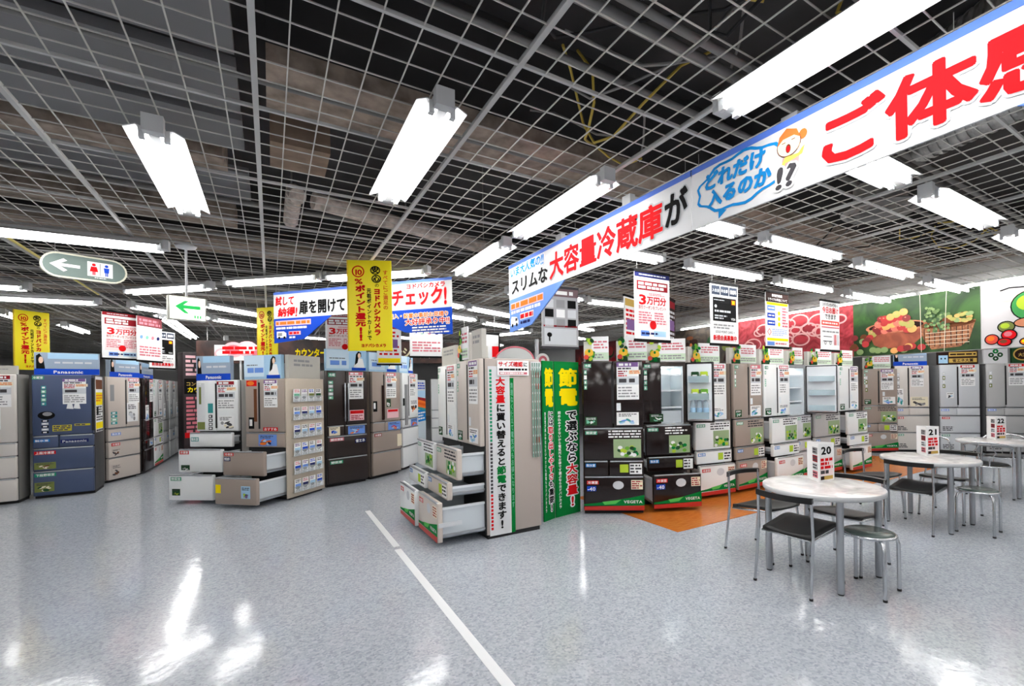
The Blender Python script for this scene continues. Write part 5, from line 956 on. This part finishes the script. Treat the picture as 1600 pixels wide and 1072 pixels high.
def number_stand(num, x, y, deg, label):
    t = thing('number_stand', label, 'table number', (x, y, 0.7052), math.radians(deg), 'table number stands'); w, h = 0.2, 0.315
    for k in range(3):
        a = 2 * math.pi * k / 3; f = MB().at(0, 0, 0, a); rr = w / (2 * math.sqrt(3)); f.box(-w / 2, w / 2, -rr, -rr + 0.003, 0, h, WHITE); y0 = -rr - 0.001; r = random.Random(num + k)
        if k == 0:
            f.text(str(num), -0.065, h - 0.09, 0.068, BLACK, y0, 0.07, width=0.13); f.rect(-0.08, 0.08, 0.05, 0.2, y0, mat('print_blush', (244, 226, 226), 0.5)); f.lines(-0.075, 0.075, 0.1, 0.195, 3, RED, y0 - 0.001, r, 0.75); f.lines(-0.075, 0.075, 0.06, 0.095, 1, INK, y0 - 0.001, r, 0.8); f.rect(-0.075, -0.03, 0.015, 0.045, y0, DBROWN); f.rect(-0.03, 0.08, 0.015, 0.045, y0, GOLD)
        elif k == 2:
            for q in range(4): f.rect(0.0, 0.085, 0.03 + 0.065 * q, 0.085 + 0.065 * q, y0, (ROSE, PALE, DRED, MID)[q]); f.lines(0.005, 0.08, 0.035 + 0.065 * q, 0.08 + 0.065 * q, 2, INK, y0 - 0.001, r)
        f.build('face', t)
number_stand(20, 3.90, 2.15, -6, 'white table stand numbered twenty'); number_stand(21, 6.22, 2.23, -14, 'white table stand numbered twenty-one'); number_stand(22, 8.6, 2.28, -18, 'white table stand numbered twenty-two')
# ------------------------------------------------------------------ food mural on the fascia above the alcove
def noisemat(name, a, b_, scale=4, rough=0.55, dist=1.0):
    m = bpy.data.materials.new(name); m.use_nodes = True; nt = m.node_tree; b = nt.nodes['Principled BSDF']; tc = nt.nodes.new('ShaderNodeTexCoord'); n = nt.nodes.new('ShaderNodeTexNoise'); n.inputs['Scale'].default_value = scale; n.inputs['Detail'].default_value = 4; n.inputs['Distortion'].default_value = dist
    r = nt.nodes.new('ShaderNodeValToRGB'); r.color_ramp.elements[0].position = 0.35; r.color_ramp.elements[1].position = 0.65; r.color_ramp.elements[0].color = lin(a); r.color_ramp.elements[1].color = lin(b_)
    nt.links.new(tc.outputs['Object'], n.inputs['Vector']); nt.links.new(n.outputs[0], r.inputs[0]); nt.links.new(r.outputs[0], b.inputs['Base Color']); b.inputs['Roughness'].default_value = rough
    return m
MX = 9.1
MB().box(MX, MX + 0.25, -1.5, 24, 2.0, 3.3, WALL).build('wall_fascia', kind='structure')
def mural(label, y_left, y_right, z0, z1, base):
    t = thing('wall_mural', label, 'mural', (MX - 0.012, y_left, 0), -math.pi / 2, 'food murals'); MB().box(0, y_left - y_right, 0, 0.01, z0, z1, base).build('panel', t); return t
r = random.Random(3)
t = mural('wall mural of a clay bowl of apples and a wicker basket of grapes on green', 4.36, 2.57, 2.0, 2.95, noisemat('mural_green', (22, 56, 18), (56, 98, 36), 2.2))
CLAY = noisemat('mural_clay', (132, 62, 40), (164, 84, 56), 5); WICK = noisemat('mural_wicker', (120, 70, 44), (176, 116, 76), 22)
b = MB(); b.poly([(0.24, 2.43), (1.12, 2.47), (1.05, 2.26), (0.92, 2.14), (0.5, 2.1), (0.34, 2.18)], -0.002, CLAY); b.ell(0.67, 2.47, 0.46, 0.1, -0.003, noisemat('mural_clay_rim', (170, 96, 66), (196, 124, 90), 6), 28); b.ell(0.67, 2.475, 0.41, 0.075, -0.0036, DBROWN, 24); b.build('bowl_print', t)
b = MB(); b.poly([(1.02, 2.40), (1.74, 2.46), (1.66, 2.16), (1.55, 2.06), (1.18, 2.04), (1.08, 2.2)], -0.005, WICK); b.ell(1.38, 2.43, 0.36, 0.06, -0.0056, BROWN, 24)
for k in range(9): b.rect(1.08 + 0.07 * k, 1.09 + 0.07 * k, 2.08, 2.38, -0.006, DBROWN)
for k in range(4): b.rect(1.1, 1.66, 2.12 + 0.06 * k, 2.128 + 0.06 * k, -0.0062, CREAM)
b.build('basket_print', t)
b = MB(); n = 0
AP = [mat('apple_red', (176, 44, 44), 0.5), mat('apple_rose', (206, 110, 92), 0.5), mat('pear_green', (166, 160, 84), 0.5), mat('peach', (218, 160, 90), 0.5), mat('apple_dark', (126, 30, 34), 0.5)]
for row in range(4):
    for k in range(8 - row):
        x = 0.33 + 0.085 * k + 0.04 * row + r.uniform(-0.015, 0.015); z = 2.46 + 0.075 * row - 0.02 * abs(k - 4) + r.uniform(-0.01, 0.02); m = r.choice(AP); R = r.uniform(0.058, 0.074)
        b.ell(x, z, R, R * 0.95, -0.0066 - 0.0003 * n, m, 14); b.ell(x - R * 0.25, z + R * 0.3, R * 0.22, R * 0.16, -0.0068 - 0.0003 * n, mat('apple_light', (214, 140, 110), 0.5), 8); n += 2
b.build('apple_print', t)
b = MB(); n = 0; GR = [mat('grape_a', (92, 120, 66), 0.5), mat('grape_b', (128, 154, 96), 0.5), mat('grape_c', (60, 92, 54), 0.5)]
for k in range(85):
    a = r.random(); x = 1.14 + 0.26 * a + r.uniform(-0.06, 0.06); z = 2.42 + r.uniform(-0.12, 0.32) * (1 - 0.4 * a); b.ell(x, z, 0.022, 0.022, -0.018 - 0.0001 * n, GR[k % 3], 9); n += 1
for k in range(22): b.ell(1.36 + r.uniform(0, 0.34), 2.46 + r.uniform(-0.03, 0.12), 0.04, 0.03, -0.026 - 0.0001 * k, r.choice((AP[2], GR[1], BROWN, AP[3])), 10)
b.build('grape_print', t)
b = MB(); n = 0
for k in range(26): b.ell(r.uniform(0.0, 0.32) if k < 12 else r.uniform(0.3, 1.1), (2.05 + r.uniform(0, 0.3)) if k < 12 else 2.05 + r.uniform(0, 0.09), 0.06, 0.052, -0.03 - 0.0002 * k, r.choice((AP[0], GR[1], AP[4], BROWN, AP[3], GR[1])), 12)
b.build('loose_fruit_print', t)
MEAT = noisemat('mural_raw_meat', (140, 16, 30), (196, 62, 74), 3.5, dist=3.0)
t = mural('wall mural of rolled raw red meat slices', 7.0, 4.36, 2.0, 2.95, MEAT); b = MB()
for k in range(24):
    x, z = r.uniform(0.1, 2.5), r.uniform(2.1, 2.8); R = r.uniform(0.12, 0.24); b.ring(x, z, R, R * 0.7, 0.03, -0.002 - 0.0005 * k, mat('meat_fat', (232, 170, 168), 0.5), 18); b.ell(x, z, R * 0.6, R * 0.4, -0.0022 - 0.0005 * k, (mat('meat_red', (184, 36, 52), 0.5), mat('meat_deep', (150, 26, 42), 0.5))[k % 2], 16)
b.build('meat_print', t)
t = mural('dark wall mural with roast and leaves beyond the meat print', 9.3, 7.0, 2.0, 2.95, noisemat('mural_dark_dish', (30, 24, 22), (70, 58, 44), 5)); b = MB()
for k in range(40): b.ell(r.uniform(0.1, 2.2), r.uniform(2.05, 2.8), r.uniform(0.04, 0.14), r.uniform(0.03, 0.09), -0.002 - 0.0003 * k, r.choice((DBROWN, DGREEN, BROWN, DBROWN, mat('roast_orange', (190, 104, 50), 0.5), OLIVE)), 12, r.uniform(0, 3))
b.build('roast_print', t)
t = mural('dark red wall mural of berries at the far end', 13.5, 9.3, 2.0, 2.95, noisemat('mural_dark_red', (70, 24, 28), (134, 46, 52), 3)); b = MB()
for k in range(40): b.ell(r.uniform(0.1, 4.1), r.uniform(2.05, 2.85), r.uniform(0.08, 0.2), r.uniform(0.06, 0.16), -0.002 - 0.0003 * k, r.choice((DRED, AP[4], DGREEN, AP[0], DGREEN)), 12)
b.build('berry_print', t)
t = mural('white wall panel painted with bold outlined fruit at the right edge', 2.54, 0.2, 2.0, 2.95, mat('mural_white', (200, 197, 199), 0.55)); b = MB()
def fruit(x, z, rx, rz, y, m, hi):
    b.ell(x, z, rx + 0.015, rz + 0.015, y, BLACK, 22); b.ell(x, z, rx, rz, y - 0.001, m, 22); b.ell(x - rx * 0.15, z + rz * 0.2, rx * 0.6, rz * 0.55, y - 0.0016, hi, 18)
b.ell(0.35, 2.72, 0.22, 0.07, -0.002, mat('pale_orange_wash', (240, 214, 176), 0.5), 18); fruit(0.52, 2.58, 0.2, 0.2, -0.004, mat('melon_green', (40, 140, 60), 0.5), LIME); b.tube([(0.2, -0.01, 2.83), (0.3, -0.01, 2.86), (0.5, -0.01, 2.84), (0.54, -0.01, 2.78)], 0.008, BLACK, 6); fruit(0.26, 2.3, 0.085, 0.07, -0.006, OLIVE, LIME); fruit(0.48, 2.34, 0.13, 0.06, -0.0055, mat('salmon', (196, 122, 84), 0.5), mat('salmon', (196, 122, 84), 0.5)); fruit(0.1, 2.13, 0.07, 0.065, -0.008, mat('tomato_red', (214, 60, 40), 0.4), ORANGE); fruit(0.29, 2.18, 0.075, 0.065, -0.01, RED, ROSE); fruit(0.24, 2.08, 0.07, 0.05, -0.012, RED, BROWN); fruit(0.46, 2.07, 0.05, 0.04, -0.012, ORANGE, YELLOW)
for k in range(5): fruit(0.9 + 0.25 * k, 2.2 + 0.25 * (k % 3), 0.1, 0.09, -0.006, (RED, LGREEN, ORANGE)[k % 3], (ROSE, LIME, YELLOW)[k % 3])
b.build('fruit_print', t)
for i, y in enumerate((3.28, 2.98)): tag(MB().tube([(8.98, y, 2.0), (8.95, y - 0.05 * i, 2.945)], 0.0035, CREAM, 6).build('string'), 'thin pale cord hanging before the basket mural, %s one' % ('left', 'right')[i], 'cord')
# ------------------------------------------------------------------ the depth of the store
def block(label, name, cat, x, y, deg, w, d, h, m, z0=0.0):
    t = thing(name, label, cat, (x, y, z0), math.radians(deg)); MB().rbox(0, w, 0, d, 0, h, m, 0.01).build('body', t); return t
# poster column at the end of the left aisle
t = block('dark poster covered column at the end of the left aisle', 'poster_column', 'column', -1.68, 13.4, 20, 0.75, 0.45, 2.45, mat('column_dark', (40, 26, 30), 0.6)); b = MB(); b.rect(0.02, 0.73, 1.5, 1.85, -0.002, BLACK); b.text('コンシェルジュ', 0.05, 1.68, 0.1, GOLD, -0.004, 0.05, width=0.64); b.text('カウンター', 0.07, 1.53, 0.13, YELLOW, -0.004, 0.05, width=0.6); b.lines(0.05, 0.7, 1.9, 2.4, 5, PINK, -0.003, r, 0.6); b.lines(0.05, 0.7, 0.6, 1.45, 9, ROSE, -0.003, r, 0.6); b.rect(0.02, 0.73, 0.5, 0.62, -0.003, RED); b.build('print', t)
t = block('white post beside the poster column', 'post', 'post', -0.93, 13.75, 20, 0.09, 0.09, 2.9, PVC)
t = block('white shelving unit behind the poster column', 'shelving_unit', 'shelf', -0.6, 14.8, 20, 0.5, 0.5, 1.75, PALE)
for k in range(5): MB().box(0.01, 0.49, -0.02, 0.0, 0.3 + 0.3 * k, 0.33 + 0.3 * k, MID).build('shelf', t)
# counter fascia with lettering
DARKP = noisemat('counter_dark_print', (34, 20, 18), (84, 50, 40), 2.5)
t = thing('counter_sign', 'dark brown hanging counter fascia with cream lettering behind the yellow banner', 'sign', (1.3, 11.3, 2.15), math.radians(-8)); MB().box(0, 3.3, 0, 0.1, 0, 0.5, DARKP).build('panel', t)
MB().text('コンシェルジュカウンター', 0.95, 0.1, 0.27, mat('print_warm_white', (250, 240, 200), 0.5), -0.004, 0.07, width=2.3).build('lettering', t)
for x in (0.2, 3.1): MB().tube([(x, 0.05, 0.5), (x, 0.05, GZ - 2.15)], 0.01, WIREM, 6).build('rod', t)
t = thing('counter_sign', 'dark counter fascia with yellow lettering left of the blue lady toppers', 'sign', (-1.35, 12.6, 2.15), math.radians(-25)); MB().box(0, 2.7, 0, 0.1, 0, 0.5, DARKP).build('panel', t); MB().text('カウンター', 2.0, 0.12, 0.2, YELLOW, -0.004, 0.08, width=0.66).build('lettering', t)
for x in (0.2, 2.5): MB().tube([(x, 0.05, 0.5), (x, 0.05, GZ - 2.15)], 0.01, WIREM, 6).build('rod', t)
t = thing('arched_sign', 'white and red arched cloud shaped sign beyond the centre cluster', 'sign', (-0.97, 11.79, 2.2), math.radians(-20)); b = MB()
for k, (x, z, rr) in enumerate(((0.15, 0.12, 0.15), (0.35, 0.2, 0.2), (0.6, 0.22, 0.2), (0.8, 0.12, 0.14))): b.ell(x, z, rr, rr * 0.8, -0.001 * k, PINK, 18); b.ell(x, z, rr * 0.75, rr * 0.5, -0.006 - 0.001 * k, ROSE if k % 2 else WHITE, 16)
b.lines(0.15, 0.8, 0.1, 0.28, 2, RED, -0.012, r, 0.7); b.build('print', t); MB().box(0.0, 0.95, 0.002, 0.05, -0.02, 0.3, WHITE).build('board', t); MB().cyl(0.45, 0.075, -2.2, 0.0, 0.02, PVC, 10).build('post', t)
# arched white display behind the nearest fridge and its pole
t = thing('arched_display', 'pale arched display board with a red rim behind the nearest fridge', 'display board', (3.08, 6.9, 0), math.radians(-32)); b = MB(); pts = [(0.02, 0.0), (0.62, 0.0)] + [(0.32 + 0.3 * math.cos(math.pi * k / 14), 1.95 + 0.22 * math.sin(math.pi * k / 14)) for k in range(15)]; slab(b, pts, 0, 0.05, mat('arch_pale', (206, 208, 206), 0.5)); b.build('board', t)
b = MB(); b.tube([(0.32 + 0.305 * math.cos(math.pi * k / 14), 0.02, 1.95 + 0.23 * math.sin(math.pi * k / 14)) for k in range(15)], 0.018, ROSE, 8); b.build('rim', t)
tag(MB().tube([(3.2, 5.72, 0), (3.2, 5.72, 2.2)], 0.028, STEEL, 12).build('steel_post'), 'shiny steel post behind the green standees', 'post')
t = thing('paper_fan', 'small round white and red paper ornament by the steel post', 'ornament', (3.19, 5.655, 1.90), math.radians(-5)); MB().at(0.06, 0, 0, 0, math.pi / 2).cyl(0, 0, -0.01, 0.01, 0.1, WHITE, 20).build('disc', t); MB().ell(0.06, 0, 0.065, 0.065, -0.012, ROSE, 16).ell(0.06, 0.0, 0.03, 0.03, -0.013, WHITE, 12).build('print', t)
t = thing('draped_stand', 'stand with a brown draped top behind the top of the nearest fridge', 'drape', (2.75, 7.3, 0), math.radians(-20)); MB().rbox(0, 0.4, 0, 0.3, 0, 1.9, PALE, 0.02).build('stand', t); b = MB(); slab(b, [(0.0, 1.9), (0.4, 1.9), (0.34, 2.1), (0.12, 2.26), (0.02, 2.12)], 0.02, 0.25, BROWN); b.build('drape', t)
t = thing('black_display', 'black sign with white lettering and red patch behind the nearest fridge', 'sign', (2.95, 8.2, 2.0), math.radians(-25)); MB().box(0, 0.75, 0, 0.05, 0, 0.55, BLACK).build('panel', t); b = MB(); b.lines(0.06, 0.4, 0.1, 0.45, 2, WHITE, -0.002, r, 0.6); b.poly([(0.42, 0.05), (0.72, 0.1), (0.72, 0.5), (0.5, 0.52)], -0.002, PVC); b.rect(0.6, 0.72, 0.1, 0.3, -0.003, RED); b.build('print', t)
for x in (0.1, 0.65): MB().tube([(x, 0.02, 0.55), (x, 0.02, GZ - 2.0)], 0.004, WIREM, 6).build('rod', t)
# farther fridges, cabinets and shelves
rr = random.Random(77)
FAR = [(-5.4, 11.2, 10, 'cream', 'distant cream fridge beyond the left edge'), (-4.6, 11.4, 10, 'white', 'distant white fridge behind the cream one at the left edge'), (-5.6, 15.4, 0, 'silver', 'silver fridge far behind the left aisle, outer one'), (-4.2, 15.4, 0, 'taupe', 'taupe fridge far behind the left aisle, inner one'),
       (3.9, 13.2, -15, 'white', 'white fridge at the very back behind the middle fridges'), (4.7, 13.0, -15, 'grey', 'grey fridge at the very back behind the green standees'), (4.6, 8.0, -30, 'white', 'white fridge directly behind the green standees, far back'), (6.3, 7.2, -30, 'taupe', 'taupe fridge far behind the vegetable row')]
for i, (x, y, a, c, lab) in enumerate(FAR): fridge(lab, (x, y), a, 0.7, c, [0.93, 0.7, 0.42, 0.04], seed=300 + i)
